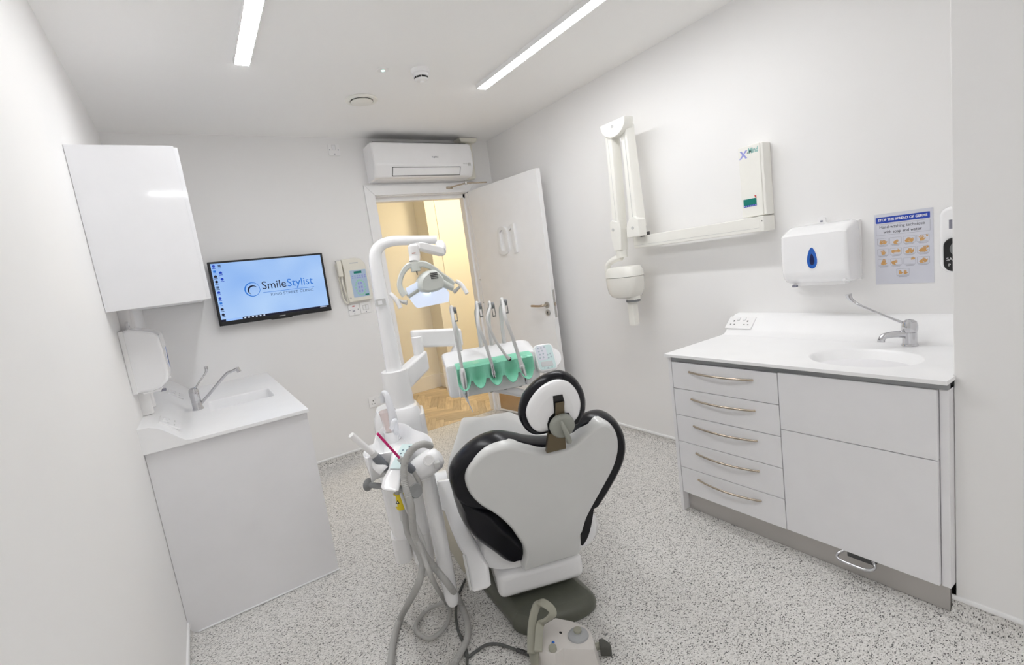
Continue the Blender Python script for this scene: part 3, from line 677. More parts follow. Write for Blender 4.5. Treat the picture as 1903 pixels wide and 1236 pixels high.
bm = nb(); fbox(bm, hF, -.03,.0,.148,.158,.025,.05,.003); obj('exposure_button', bm, LGREY, hs)
def wallplate(name, label, c, kind, group=None):
    fr = frame(c, (1,0,0), (0,0,1)); t = thing(name, label, 'switch', tuple(c), group)
    obj('face_plate', B(fbox, fr, -.043,.043,-.043,.043,.0003,.010,.003), PLAST, t)
    if kind == 'red':
        obj('indicator', B(fbox, fr, -.009,.009,.024,.032,.009,.0108), RED, t); obj('switch_recess', B(fbox, fr, -.02,.012,-.02,.008,.009,.0106,.0003), TEXTW, t)
        obj('rocker', B(fbox, fr, -.012,.006,-.012,-.006,.010,.013,.0005), GREYINK, t)
    elif kind == 'twin':
        for s in (-1,1): obj('rocker', B(fbox, fr, s*.012-.009,s*.012+.009,-.016,.018,.009,.013,.001), TEXTW, t)
        obj('outline', B(fbox, fr, -.024,.024,-.019,.021,.0095,.0104), LGREY, t)
    else:
        obj('fuse_carrier', B(fbox, fr, -.012,.012,.0,.034,.009,.012,.001), TEXTW, t)
        obj('outline', B(fbox, fr, -.0145,.0145,-.002,.036,.0095,.0104), LGREY, t)
    for a, b in ((-.032,.0),(.032,.0),(.0,-.032)):
        if kind != 'twin' or a == 0: obj('screw', B(cyl, fpt(fr,a,b,.009), fpt(fr,a,b,.0112), .004, seg=10), GREYINK, t)
    return t
wallplate('fused_switch', 'white fused switch with a red indicator under the control panel', (1.042,YB,1.166), 'red')
wallplate('light_switch', 'white twin switch plate beside the red indicator switch', (1.136,YB,1.170), 'twin')
wallplate('fused_spur', 'white fused spur plate high on the wall near the ceiling', (1.112,YB,2.388), 'spur')
socket('white double wall socket low beside the doorway', frame((1.098,YB,.405), (1,0,0), (0,0,1)), group='wall sockets')
# ================================================================== RIGHT COUNTER
FX = 1.865; RZ = .820
plh = obj('plinth', B(bx, 1.905, 1.92, .51, 1.532, .002, .104), PLINTH, None, 'grey brushed plinth under the drawer unit', 'plinth')
du = thing('drawer_unit', 'white five drawer unit with bowed steel handles', 'cabinet', (2.15,1.27,0))
obj('carcass', B(bx, 1.885, XR-.002, 1.024, 1.533, .104, .782), LACQ, du)
obj('end_panel', B(bx, FX, XR-.002, 1.535, 1.553, .001, .806, .001), LACQ, du)
zs = [.780,.647,.513,.376,.240,.105]
for k in range(5):
    d = obj('drawer', B(bx, FX, FX+.019, 1.0235, 1.532, zs[k+1]+.0015, zs[k]-.0015, .0012), LACQ, du)
    zc = zs[k]-.042
    pts = []
    for q in range(9):
        t_ = q/8; pts.append((FX-.004-.024*math.sin(math.pi*t_)**.8, 1.432-.304*t_, zc))
    bm = nb(); tube(bm, [(FX+.001,1.432,zc)]+pts+[(FX+.001,1.128,zc)], .0048, 10, 3); obj('handle', bm, NICKEL, d, label='bowed satin nickel handle')
su = thing('sink_unit', 'white two panel cupboard below the moulded basin', 'cabinet', (2.15,.76,0))
obj('carcass', B(bx, 1.887, XR-.002, .502, 1.022, .104, .782), LACQ, su)
obj('drawer_front', B(bx, FX, FX+.019, .526, 1.0205, .5475, .782, .0012), LACQ, su)
dr = obj('door', B(bx, FX, FX+.019, .526, 1.0205, .108, .5445, .0012), LACQ, su)
bm = nb(); q0 = FX+.006; tube(bm, [(q0,.812,.104),(q0-.012,.826,.092),(q0-.03,.824,.086),(q0-.04,.80,.084),(q0-.04,.735,.084),(q0-.03,.712,.086),(q0-.012,.706,.092),(q0,.718,.104)], .0055, 10); ft = obj('foot_pull', bm, CHROME, dr, label='chrome loop foot pull')
obj('pull_bracket', B(bx, FX+.002, FX+.03, .71, .80, .088, .1075, .003), DGREY, dr)
obj('filler_panel', B(bx, 1.880, 1.935, .5005, .5235, .104, .782), LACQ, su)
wr = thing('worktop', 'long white worktop with a moulded oval basin', 'worktop', (2.15,1.03,.806))
ell = lambda a, b, n=40: [(2.065+b*math.cos(2*math.pi*k/n), .80+a*math.sin(2*math.pi*k/n)) for k in range(n)]
bm = nb(); worktop_mesh(bm, 1.842, XR-.001, .5015, 1.556, RZ, .013, ell(.185,.150), [(ell(.180,.146),-.003),(ell(.17,.137),-.012),(ell(.15,.12),-.045),(ell(.11,.085),-.085),(ell(.05,.04),-.1)]); obj('slab', bm, SOLID, wr)
LZ = RZ
bm = nb(); loft(bm, [[V((XR-d, y, RZ+h)) for d,h in UP] + [V((XR-.166,y,RZ-.012)), V((XR,y,RZ-.012))] for y in (.5015, 1.556)]); obj('sloped_upstand', bm, SOLID, wr)
obj('front_lip', B(bx, 1.842, PX-.001, .4945, .5016, RZ-.013, RZ), SOLID, wr)
obj('support_rail', B(bx, 1.872, 1.90, .502, 1.533, .783, .8065), ALU, wr, label='grey metal rail below the slab')
obj('drain', B(cyl, (2.065,.80,RZ-.1005), (2.065,.80,RZ-.098), .022), CHROME, wr)
socket('white double socket on the sloped upstand above the drawers', upframe('R',1.492), h_=.084, group='wall sockets')
tp = hz(1691,642,RZ+.001); tp.z = RZ
t = mixer('mixer_tap', 'chrome mixer tap with a long elbow lever beside the oval basin', tp, None)
ex, ey = V((0,1,0)), V((-1,0,0))     # image left ; towards room
obj('body', B(lathe, [(.026,0),(.027,.003),(.0235,.012),(.0235,.055)], tp), CHROME, t)
obj('cap', B(lathe, [(.024,.056),(.0265,.066),(.0265,.082),(.023,.096),(.012,.104),(.0001,.106)], tp), CHROME, t)
sd_ = (ex*.75+ey*.66).normalized()
bm = nb(); tube(bm, [tp+sd_*.01+V((0,0,.048)), tp+sd_*.05+V((0,0,.050)), tp+sd_*.085+V((0,0,.046)), tp+sd_*.096+V((0,0,.032))], [.015,.013,.012,.012], 12); sp = obj('spout', bm, CHROME, t)
obj('aerator', B(cyl, tp+sd_*.096+V((0,0,.034)), tp+sd_*.097+V((0,0,.024)), .0125), CHROME, sp)
ld = (ex*.95+ey*.2).normalized()
bm = nb(); tube(bm, [tp+ld*.012+V((0,0,.088)), tp+ld*.07+V((0,0,.118)), tp+ld*.15+V((0,0,.163)), tp+ld*.185+V((0,0,.19)), tp+ld*.195+V((0,0,.215))], [.006,.0045,.0045,.008,.012], 10); obj('lever', bm, CHROME, t)
# ---- x-ray arm
xa = thing('xray_machine', 'off-white folding x-ray arm with tube head hanging on the wall', 'x-ray machine', (XR,1.8,.85))
bF = frame((XR,1.385,1.59), (0,-1,0), (0,0,1))
bxm = obj('wall_box', B(plate, bF, rrect(-.066,.058,-.172,.176,.006,3), .0, .072, .006), XCREAM, xa)
obj('box_lid', B(fbox, bF, -.066,.046,-.172,.176,.060,.078,.006), XCREAM, bxm)
lF = frame((XR-.0783,1.385,1.59), (0,-1,0), (0,0,1))
obj('brand_lettering', B(text, 'X', .052, lF, -.040, .134, .0, bold=.0015, shear=.1), LILAC, bxm)
obj('brand_lettering', B(text, 'Mind', .036, lF, -.012, .147, .0, align='LEFT', bold=.0008, sx=.70), TEAL, bxm)
obj('brand_dot', B(fbox, lF, -.0175,-.0145,.138,.143,.0,.0006), INK, bxm)
gp = obj('label_panel', B(fbox, lF, -.054,.014,-.082,-.112,.0,.0008), GREEN, bxm); obj('label_strip', B(fbox, lF, -.054,.014,-.121,-.112,.0,.0008), BLUE, gp)
for k in range(7): obj('label_dot', B(fbox, lF, -.05+k*.0095,-.046+k*.0095,-.118,-.115,.0008,.0012), TEXTW, gp)
obj('label_corner', B(plate, lF, [(.004,-.07),(.014,-.07),(.014,-.088)], .0, .0009), RED, gp)
bm = nb(); bx(bm, 2.385, 2.440, 1.345, 2.168, 1.340, 1.412, .005); bm2 = obj('horizontal_arm', bm, XCREAM, xa)
bm = nb(); bx(bm, 2.384, 2.386, 1.35, 2.16, 1.357, 1.3585); obj('seam_line', bm, LGREY, bm2)
bm = nb(); bx(bm, 2.387, 2.49, 1.325, 1.362, 1.338, 1.413, .006); obj('arm_end_bracket', bm, XCREAM, xa)
obj('arm_screw', B(cyl, (2.386,1.335,1.39), (2.388,1.335,1.39), .003, seg=8), DGREY, xa)
obj('swivel_joint', B(cyl, (2.41,2.09,1.405), (2.41,2.09,1.432), .03), DGREY, xa)
def armtaper(p0, p1, w0, w1, th): 
    p0, p1 = V(p0), V(p1); d = (p1-p0).normalized(); n = V((-1,0,0)); s = d.cross(n).normalized(); bm = nb()
    sec = lambda p, w_: [p+s*a*w_+n*c*th for a, c in ((-.5,-.4),(.5,-.4),(.5,.2),(.36,.5),(-.36,.5),(-.5,.2))]
    loft(bm, [sec(p0,w0), sec(p0.lerp(p1,.5),(w0*.35+w1*.65)), sec(p1,w1)]); return bm
TOPY = 2.155
o1 = obj('lower_boom', armtaper((2.36,2.098,1.47), (2.36,2.105,2.075), .088, .060, .07), XCREAM, xa)
bm = nb(); bx(bm, 2.323,2.3255,2.098,2.0995,1.5,2.05); obj('seam_line', bm, LGREY, o1)
o2 = obj('upper_boom', armtaper((2.335,2.222,1.50), (2.335,2.205,2.075), .070, .066, .07), XCREAM, xa)
bm = nb(); bx(bm, 2.299,2.3005,2.213,2.2145,1.52,2.05); obj('seam_line', bm, LGREY, o2)
kF = frame((2.31,2.155,2.08), (0,-1,0), (0,0,1))
half = [(-.102,.03),(.102,.03)] + [(.102*math.cos(math.radians(a)), .022-.085*math.sin(math.radians(a))) for a in range(0,181,15)]
kn = obj('knuckle_cover', B(plate, kF, half, -.055, .022, .006), XCREAM, xa); obj('knuckle_cap', B(cyl, fpt(kF,0,0,.0215), fpt(kF,0,0,.0235), .010), LGREY, kn)
bm = nb(); plate(bm, frame((2.325,2.095,1.46), (0,-1,0), (0,0,1)), [(-.052,-.05),(.052,-.05),(.05,.05),(.02,.075),(-.02,.06),(-.048,.02)], -.05, .018, .005); e1 = obj('elbow_cover', bm, XCREAM, xa)
obj('elbow_cap', B(cyl, (2.3085,2.092,1.465), (2.305,2.092,1.465), .010), LGREY, e1)
bm = nb(); plate(bm, frame((2.312,2.228,1.47), (0,-1,0), (0,0,1)), [(-.045,.05),(-.02,.065),(.02,.05),(.045,.06),(.048,.0),(.034,-.13),(-.028,-.13),(-.044,-.02)], -.045, .016, .005); e2 = obj('wrist_cover', bm, XCREAM, xa)
obj('wrist_cap', B(cyl, (2.297,2.245,1.475), (2.294,2.245,1.475), .010), LGREY, e2)
obj('swivel_neck', B(cyl, (2.335,2.228,1.345), (2.335,2.228,1.295), .036, .034), XCREAM, xa)
bm = nb(); tube(bm, [(2.335,2.235,1.297),(2.33,2.30,1.285),(2.325,2.355,1.25),(2.325,2.362,1.18),(2.325,2.35,1.10)], [.022,.020,.018,.018,.022], 14); obj('yoke', bm, XCREAM, xa)
hc = V((2.335,2.225,1.14))
def sq(c, a, b, z, n=32, p=3.2):
    out = []
    for k in range(n):
        t_ = 2*math.pi*k/n; cx_, sy_ = math.cos(t_), math.sin(t_); out.append(V((c.x+a*math.copysign(abs(cx_)**(2/p),cx_), c.y+b*math.copysign(abs(sy_)**(2/p),sy_), z)))
    return out
bm = nb(); loft(bm, [sq(hc,.06,.085,1.236), sq(hc,.075,.105,1.232), sq(hc,.083,.122,1.205), sq(hc,.084,.125,1.172)]); obj('head_lid', bm, XCREAM, xa)
bm = nb(); loft(bm, [sq(hc,.082,.123,1.1695), sq(hc,.083,.125,1.165), sq(hc,.083,.124,1.12), sq(hc,.080,.115,1.075), sq(hc+V((0,-.005,0)),.07,.095,1.045), sq(hc+V((0,-.01,0)),.05,.065,1.032)]); obj('tube_head', bm, mat('offwhite_gloss_plastic', (.80,.785,.735), .15, coat=.4), xa)
bm = nb(); loft(bm, [sq(hc+V((0,-.055,0)),.044,.048,1.10,p=2.2), sq(hc+V((0,-.055,0)),.042,.042,1.02,p=2.2)]); obj('collimator_block', bm, XCREAM, xa)
obj('beam_ring', B(cyl, (2.335,2.172,1.022), (2.335,2.172,1.008), .045), MGREY, xa)
obj('position_cone', B(bx, 2.312, 2.358, 2.158, 2.206, .855, 1.009, .004), XCREAM, xa)
# ---- poster
po = thing('hand_washing_poster', 'laminated hand washing instruction poster beside the towel dispenser', 'poster', (XR,.805,1.043))
pt = frame((XR,.805,1.193), (0,-1,0), (0,0,1))
sh = obj('sheet', B(fbox, pt, -.1,.1,-.15,.15,.0003,.0012), POSTER, po)
q = .0012
obj('header_band', B(plate, pt, rrect(-.094,.090,.111,.136,.002,3), q, q+.0003), BLUE, po)
obj('header_text', B(text, 'STOP THE SPREAD OF GERMS', .0135, pt, -.002, .1235, q+.0003, bold=.0004, sx=.94, ext=.0001), TEXTW, po)
def outline(bm, fr, x0,x1,y0,y1, r, w_, h):
    o = rrect(x0,x1,y0,y1,r,3); i = rrect(x0+w_,x1-w_,y0+w_,y1-w_,max(r-w_,.0004),3); n = len(o)
    for k in range(n):
        j = (k+1)%n; bm.faces.new([bm.verts.new(fpt(fr,*p,h)) for p in (o[k],o[j],i[j],i[k])])
    return bm
obj('title_frame', B(outline, pt, -.094,.090,.060,.106,.002,.0008,q+.0002), GREYINK, po)
bm = nb(); text(bm, 'Hand-washing technique', .0175, pt, -.004, .0935, q, ext=.0001, sx=.9); text(bm, 'with soap and water', .0175, pt, -.002, .0725, q, ext=.0001, sx=.9); obj('title_text', bm, INK, po)
def hand2d(cx, cy, s, rot, spread, n=4):
    polys = []; palm = [(-.35,-.55),(.35,-.55),(.42,.05),(.3,.25),(-.3,.25),(-.42,.0)]; polys.append(palm)
    for k in range(n):
        bx_ = -.27+.18*k; a = (k-1.5)*spread; ln = (.55,.68,.62,.45)[k]
        dx, dy = math.sin(a), math.cos(a); px, py = dy, -dx
        polys.append([(bx_-px*.08,.15-py*.08),(bx_-px*.075+dx*ln,.15-py*.075+dy*ln),(bx_+px*.075+dx*ln,.15+py*.075+dy*ln),(bx_+px*.08,.15+py*.08)])
    polys.append([(.36,-.35),(.42,-.05),(.72,.2),(.78,.1),(.55,-.3)])
    c, s_ = math.cos(rot), math.sin(rot)
    return [[(cx+s*(x*c-y*s_), cy+s*(x*s_+y*c)) for x, y in p] for p in polys]
def hands(bm, specs):
    for i, sp_ in enumerate(specs):
        for j, poly in enumerate(hand2d(*sp_)):
            h = q+.0003+.00003*j+.0002*i; bm.faces.new([bm.verts.new(fpt(pt,*p,h)) for p in poly])
    return bm
cellx = [-.0705,-.0255,.021,.0665]; rows = [.0335,-.0115,-.0555]
SP = [[(-.006,-.004,.014,-.3,.12),(.006,-.004,.014,.3,.1)],[(0,-.006,.015,-1.0,.05)],[(-.006,-.003,.016,-.7,.1),(.006,-.004,.016,.8,.1)],[(-.004,-.002,.017,.1,.35),(.013,.009,.007,.4,.2)],
      [(0,-.003,.016,.1,.3)],[(-.008,0,.014,-1.57,.03),(.008,0,.014,1.57,.03)],[(-.005,-.005,.015,-1.0,.08),(.006,-.003,.017,.6,.06)],[(-.006,-.003,.015,-.8,.1),(.003,-.002,.018,-.3,.06),(.014,.009,.008,.3,.4)],
      [(0,-.001,.019,-.4,.04)],[(-.007,-.002,.017,-1.2,.08)],[(.012,.008,.011,1.6,.1)],[(-.006,-.004,.014,-.9,.08),(.005,-.002,.015,.5,.06)]]
for r_ in range(3):
    for c_ in range(4):
        cx, cy = cellx[c_], rows[r_]
        pc = obj('step_frame', B(outline, pt, cx-.0205,cx+.0205,cy-.0135,cy+.0135,.002,.0007,q+.0002), GREYINK, po)
        obj('step_drawing', hands(nb(), [(cx+a,cy+b,s*.95,rt,spd) for a,b,s,rt,spd in SP[r_*4+c_]]), SKIN, pc, flat=True, recalc=False)
        bm = nb()
        for k in range(2): fbox(bm, pt, cx-.017+.004*k, cx+.017-.004*k, cy-.0172-.0035*k, cy-.0160-.0035*k, q, q+.0002)
        obj('caption_lines', bm, GREYINK, pc)
pc = obj('step_frame', B(outline, pt, -.025,.019,-.1135,-.0865,.002,.0007,q+.0002), GREYINK, po)
obj('step_drawing', hands(nb(), [(-.012,-.103,.0125,.1,.04),(.005,-.103,.0125,-.1,.04)]), SKIN, pc, flat=True, recalc=False)
bm = nb(); fbox(bm, pt, -.024,.018,-.1175,-.116,q,q+.0002); fbox(bm, pt, -.018,.012,-.1215,-.12,q,q+.0002); obj('caption_lines', bm, GREYINK, pc)
# ---- soap dispenser (half hidden by the wall nib)
so = thing('soap_dispenser', 'white soap dispenser with black push bar half hidden behind the wall end', 'dispenser', (XR,.60,1.09))
sF = frame((XR,.598,1.21), (0,-1,0), (0,0,1))
obj('housing', B(plate, sF, rrect(-.065,.065,-.12,.128,.035,6), .0, .098, .014, 3), PLASTG, so)
obj('level_window', B(fbox, sF, -.034,-.022,.045,.078,.0975,.0985), GREYINK, so)
pb = obj('push_bar', B(plate, sF, rrect(-.050,.050,-.115,.012,.030,6), .09, .108, .006, 2), NAVY if 0 else BLACK, so)
obj('push_button', B(lathe, [(.030,0),(.028,.004),(.0001,.005)], fpt(sF,0,-.03,.108), sF[3]), MGREY, pb)
obj('lettering', B(text, 'SA', .016, sF, -.031, -.068, .1082), TEXTW, pb); obj('lettering', B(text, 'P', .014, sF, -.031, -.09, .1082), TEXTW, pb)
# ================================================================== DENTAL CHAIR
TH = math.radians(20.5)
CE = V((math.cos(TH), -math.sin(TH), 0)); CF = V((math.sin(TH), math.cos(TH), 0)); UPV = V((0,0,1)); CO = V((.92,1.40,0))
def L(u, s, z): return CO + CE*u + CF*s + UPV*z
def hs_(px, py, s): return hp(px, py, CO+CF*s, CF)      # on the plane across the chair at s
def hu_(px, py, u): return hp(px, py, CO+CE*u, CE)      # on the plane along the chair at u
RL = Matrix((CE, CF, UPV)).transposed()
def lbox(bm, u0,u1,s0,s1,z0,z1,bev=0,seg=3): return box(bm, L((u0+u1)/2,(s0+s1)/2,(z0+z1)/2), (u1-u0,s1-s0,z1-z0), bev, seg, RL)
ch = thing('dental_chair', 'white and black dental chair seen from behind its heart shaped backrest', 'dental chair', tuple(L(0,.4,0)))
# base plate
bp = [(.772,1.50),(.765,1.455),(.790,1.40),(.84,1.378),(.965,1.338),(1.03,1.333),(1.072,1.352),(1.09,1.42),(1.12,1.7),(1.15,2.1),(1.16,2.36),(.90,2.40),(.862,2.33),(.823,2.08),(.787,1.68)]
o2d = [(p.x,p.y) for p in cr([(*p,0) for p in bp], 3, True)]
bm = nb(); G = (V((0,0,0)), V((1,0,0)), V((0,1,0)), V((0,0,1)))
pillow(bm, o2d, G, [(.0,.001),(-.004,.012),(-.004,.03),(.004,.045),(.018,.056),(.04,.062)]); obj('base_plate', bm, OLIVE, ch)
bm = nb(); lbox(bm, -.16,.10,.10,.8,.055,.135,.02); obj('lift_column', bm, OLIVE, ch)
bm = nb(); hp_ = [(.808,1.80),(.820,2.08),(.856,2.33),(.90,2.43),(1.14,2.42),(1.15,2.3),(1.14,2.1),(1.11,1.80)]; pillow(bm, [(p.x,p.y) for p in cr([(*p,0) for p in hp_], 2, True)], G, [(-.006,.002),(-.006,.12),(.0,.15),(.012,.165),(.03,.17)]); obj('base_housing', bm, mat('beige_plastic', (.50,.47,.38), .4), ch)
bm = nb(); lbox(bm, -.200,.150,.062,.56,.086,.188,.028,4); obj('rear_cover', bm, PLASTG, ch)
# seat pan
def secU(s, w_, z0, z1, u0=-.005, n=28, p=3.0):
    out = []
    for k in range(n):
        t_ = 2*math.pi*k/n; c_, s_ = math.cos(t_), math.sin(t_)
        out.append(L(u0+w_*math.copysign(abs(c_)**(2/p),c_), s, (z0+z1)/2+(z1-z0)/2*math.copysign(abs(s_)**(2/p),s_)))
    return out
bm = nb(); loft(bm, [secU(.078,.195,.215,.33), secU(.084,.228,.190,.345), secU(.11,.25,.178,.355), secU(.2,.255,.17,.36), secU(.45,.258,.18,.375), secU(.75,.235,.24,.38), secU(1.05,.175,.29,.385), secU(1.27,.115,.32,.385), secU(1.31,.08,.34,.38)]); obj('seat_pan', bm, PLASTG, ch)
bm = nb(); loft(bm, [secU(.09,.20,.36,.40), secU(.12,.26,.352,.425), secU(.30,.272,.355,.43), secU(.60,.262,.36,.428), secU(.95,.195,.368,.43), secU(1.22,.135,.375,.425), secU(1.29,.09,.38,.415)]); obj('seat_cushion', bm, BLACKV, ch)
# left link arm beside the seat
def ribbon(bm, pts, wid, th):
    P = cr(pts, 6); rings = []
    for i, p in enumerate(P):
        dd_ = (P[min(len(P)-1,i+1)]-P[max(0,i-1)]).normalized(); vw = (p-CAM).normalized(); s_ = dd_.cross(vw).normalized(); t_ = i/(len(P)-1); w_ = wid if not callable(wid) else wid(t_)
        rings.append([p+s_*w_*a+vw*th*b for a, b in ((-1,-.6),(-.6,-1),(.6,-1),(1,-.6),(1,.6),(.6,1),(-.6,1),(-1,.6))])
    return loft(bm, rings)
lk_px = [(812,893),(842,888),(852,930),(864,970),(884,1005),(896,1030),(908,1050),(913,1088),(906,1094),(882,1101),(875,1097),(863,1035),(851,1015),(838,985),(826,950),(812,945)]
lkp = [W(x, y, 1.95-(y-890)*.0009) for x, y in lk_px]
bm = nb(); prism(bm, lkp, (lkp[3]-CAM).normalized()*.06, .014, 4); obj('side_link', bm, PLASTG, ch)
bm = nb(); prism(bm, [W(x, y, 1.742-(y-1060)*.0006) for x, y in [(859,1031),(864,1030),(877,1096),(873,1098)]], (lkp[8]-CAM).normalized()*.05, .002, 2); obj('link_cap', bm, LGREY, ch)
c0 = L(-.36,.40,.45)
bm = nb(); cyl(bm, c0+CE*.05, c0-CE*.05, .062, bev=.006, seg=32); obj('pivot_boss', bm, PLASTG, ch)
# backrest
TILT = math.radians(15.5); BN = CF*math.cos(TILT)+UPV*math.sin(TILT); BA = -CF*math.sin(TILT)+UPV*math.cos(TILT); BP = L(0,.007,.33)
BFR = (BP, CE, BA, -BN)      # third axis towards the viewer
def bk(px, py, off=0):
    P = hp(px, py, BP+BN*off, BN)-(BP); return (P.dot(CE), P.dot(BA))
I3 = lambda x, y: (800+x*400/1454, 660+y*400/1454)
I4 = lambda x, y: (680+x*500/1839, 900+y*500/1839)
sh_px = [I3(*p) for p in [(585,1225),(530,1150),(440,1070),(340,1010),(270,940),(235,860),(237,790),(275,725),(345,655),(435,612),(540,598),(650,622),(760,640),(880,628),(960,590),(1050,512),(1120,463),(1180,450),(1230,482),(1260,550),(1262,640),(1235,740),(1190,830),(1140,920),(1090,1010),(1050,1090),(1025,1170)]] + [I4(*p) for p in [(1466,330),(1467,420),(1450,462),(1400,482),(1250,528),(1110,568),(1075,572),(1066,545),(1080,490),(1074,425)]]
shell2 = [bk(*p) for p in sh_px]
sm = [(p.x,p.y) for p in cr([(*p,0) for p in shell2], 3, True)]
br_ = obj('backrest_shell', B(pillow, sm, BFR, [(.008,-.05),(.0,-.045),(-.001,-.006),(.0015,.004),(.005,.011),(.010,.015),(.014,.0165)]), SHELL, ch, label='pale grey moulded backrest shell')
cu_px = [I3(*p) for p in [(330,1000),(235,985),(165,940),(130,860),(125,800),(150,738),(220,655),(300,592),(390,550),(480,535),(580,548),(670,566),(770,572),(890,560),(960,505),(1040,432),(1110,400),(1180,393),(1240,425),(1282,492),(1297,580),(1280,680),(1230,790),(1150,925),(1080,1000),(900,1050),(600,1050)]]
cu2 = [bk(*p, .05) for p in cu_px]
cm = [(p.x,p.y) for p in cr([(*p,0) for p in cu2], 3, True)]
obj('backrest_cushion', B(pillow, cm, BFR, [(.02,-.002),(.010,-.008),(.003,-.022),(.0,-.045),(.002,-.07),(.010,-.092),(.018,-.100),(.024,-.104)]), BLACKV, ch, label='black padded backrest cushion')
wl_px = [I3(*p) for p in [(160,925),(225,935),(330,985),(440,1050)]] + [I4(*p) for p in [(950,250),(1050,330),(1110,400),(1120,480),(1085,520),(1040,528),(990,541),(930,530),(850,472),(750,402),(672,315),(640,230),(622,170)]]
w2 = [bk(*p, .03) for p in wl_px]; wm = [(p.x,p.y) for p in cr([(*p,0) for p in w2], 3, True)]
obj('lumbar_wing', B(pillow, wm, BFR, [(.008,-.17),(.0,-.14),(-.002,-.10),(.002,-.075),(.008,-.050),(.016,-.032),(.026,-.020),(.040,-.012),(.060,-.008)]), BLACKV, ch)
wr_px = [I4(*p) for p in [(1540,110),(1566,105),(1562,170),(1552,245),(1530,330),(1495,390),(1460,410),(1420,380),(1400,300),(1440,200)]]
w2 = [bk(*p, .03) for p in wr_px]; wm = [(p.x,p.y) for p in cr([(*p,0) for p in w2], 3, True)]
obj('lumbar_wing', B(pillow, wm, BFR, [(.012,-.17),(.0,-.14),(-.002,-.05),(.003,-.03),(.010,-.02),(.016,-.014)]), BLACKV, ch)
# headrest
I6 = lambda x, y: (900+x*280/1903, 680+y*280/1903)
ho = [I6(*p) for p in [(430,620),(470,440),(560,300),(720,160),(880,92),(1010,78),(1140,150),(1230,270),(1272,420),(1262,570),(1210,680),(1140,740),(1000,790),(820,830),(700,856),(600,850),(500,780)]]
h2 = [bk(*p, .03) for p in ho]; hm = [(p.x,p.y) for p in cr([(*p,0) for p in h2], 3, True)]
hr = obj('headrest_cushion', B(pillow, hm, BFR, [(.03,-.004),(.012,-.010),(.002,-.022),(.0,-.038),(.006,-.056),(.02,-.068),(.05,-.075)]), BLACKV, ch, label='round black headrest cushion')
hi = [I6(*p) for p in [(530,600),(570,470),(660,340),(780,240),(920,185),(1050,200),(1150,285),(1205,390),(1222,500),(1195,630),(1120,715),(1000,775),(850,815),(720,842),(630,815),(560,720)]]
h2 = [bk(*p, .0) for p in hi]; hm = [(p.x,p.y) for p in cr([(*p,0) for p in h2], 3, True)]
obj('headrest_shell', B(pillow, hm, BFR, [(.004,-.03),(.0,-.006),(.003,.002),(.012,.008),(.028,.013),(.05,.016)]), PLASTG, hr, label='white headrest back shell')
def bkbox(bm, pxs, h0, h1, bev=.003): return plate(bm, BFR, [bk(*p) for p in pxs], h0, h1, bev)
bm = nb(); bkbox(bm, [I6(*p) for p in [(845,350),(965,328),(990,420),(985,560),(1050,560),(1070,640),(1040,770),(790,830),(775,700),(800,620),(860,560)]], .0155, .0185, .002); obj('slot_recess', bm, BLACK, hr)
bm = nb(); bkbox(bm, [I6(*p) for p in [(870,425),(975,405),(985,560),(980,800),(880,820),(868,560)]], .018, .026, .003); obj('headrest_bar', bm, BRONZE, ch)
bm = nb(); bkbox(bm, [I6(*p) for p in [(770,850),(785,800),(960,800),(990,850),(995,985),(752,1045)]], .012, .030, .003); obj('headrest_bracket', bm, BRONZE, ch, label='bronze headrest bracket')
kc = bk(*I6(940,690)); kP = fpt(BFR, kc[0], kc[1], .024)
kb = obj('adjuster_knob', B(lathe, [(.042,0),(.043,.010),(.041,.018),(.034,.024),(.0001,.027)], kP, BFR[3], 32), mat('sage_grey_plastic', (.32,.33,.29), .4), ch, label='sage grey adjuster knob')
bm = nb(); a_, b_ = bk(*I6(895,570)), bk(*I6(1010,860))
tube(bm, [fpt(BFR,*a_,.034), fpt(BFR,(a_[0]*.6+b_[0]*.4),(a_[1]*.6+b_[1]*.4),.060), fpt(BFR,(a_[0]*.3+b_[0]*.7),(a_[1]*.3+b_[1]*.7),.062), fpt(BFR,*b_,.045)], [.005,.0085,.009,.010], 10); obj('knob_lever', bm, MATS['sage_grey_plastic'], kb)
# ---- paper sheet over the seat
zt = lambda r_, k: .4325+.003*math.sin(k*1.9+r_)
grid = []
for r_, (s_, ua, ub) in enumerate(((1.36,-.120,.165),(1.0,-.200,.225),(.66,-.275,.275),(.42,-.285,.285))):
    grid.append([L(ua+(k/6)*(ub-ua), s_-(.06*(k/6) if r_ == 0 else 0), zt(r_,k)-(.008*math.sin(k*math.pi/6) if r_ == 0 else 0)) for k in range(7)])
fine = []
cols = [cr([grid[r_][k] for r_ in range(4)], 4) for k in range(7)]
rows_ = [cr([cols[k][i] for k in range(7)], 3) for i in range(len(cols[0]))]
bm = nb(); hang = []
for i, r_ in enumerate(rows_):
    wv = .006*math.sin(i*1.3)
    pre = [r_[0]-CE*(.020+wv*.4)-UPV*.022, r_[0]-CE*.014-UPV*.006]; post = [r_[-1]+CE*.014-UPV*.006, r_[-1]+CE*.020-UPV*.03]
    hang.append(pre+r_+post)
vs = [[bm.verts.new(p) for p in r_] for r_ in hang]
for a, b in zip(vs, vs[1:]):
    for k in range(len(a)-1): bm.faces.new((a[k],a[k+1],b[k+1],b[k]))
bmesh.ops.solidify(bm, geom=bm.faces[:], thickness=.0008)
obj('paper_sheet', bm, PAPER, None, 'white disposable paper sheet spread over the chair seat', 'paper sheet')
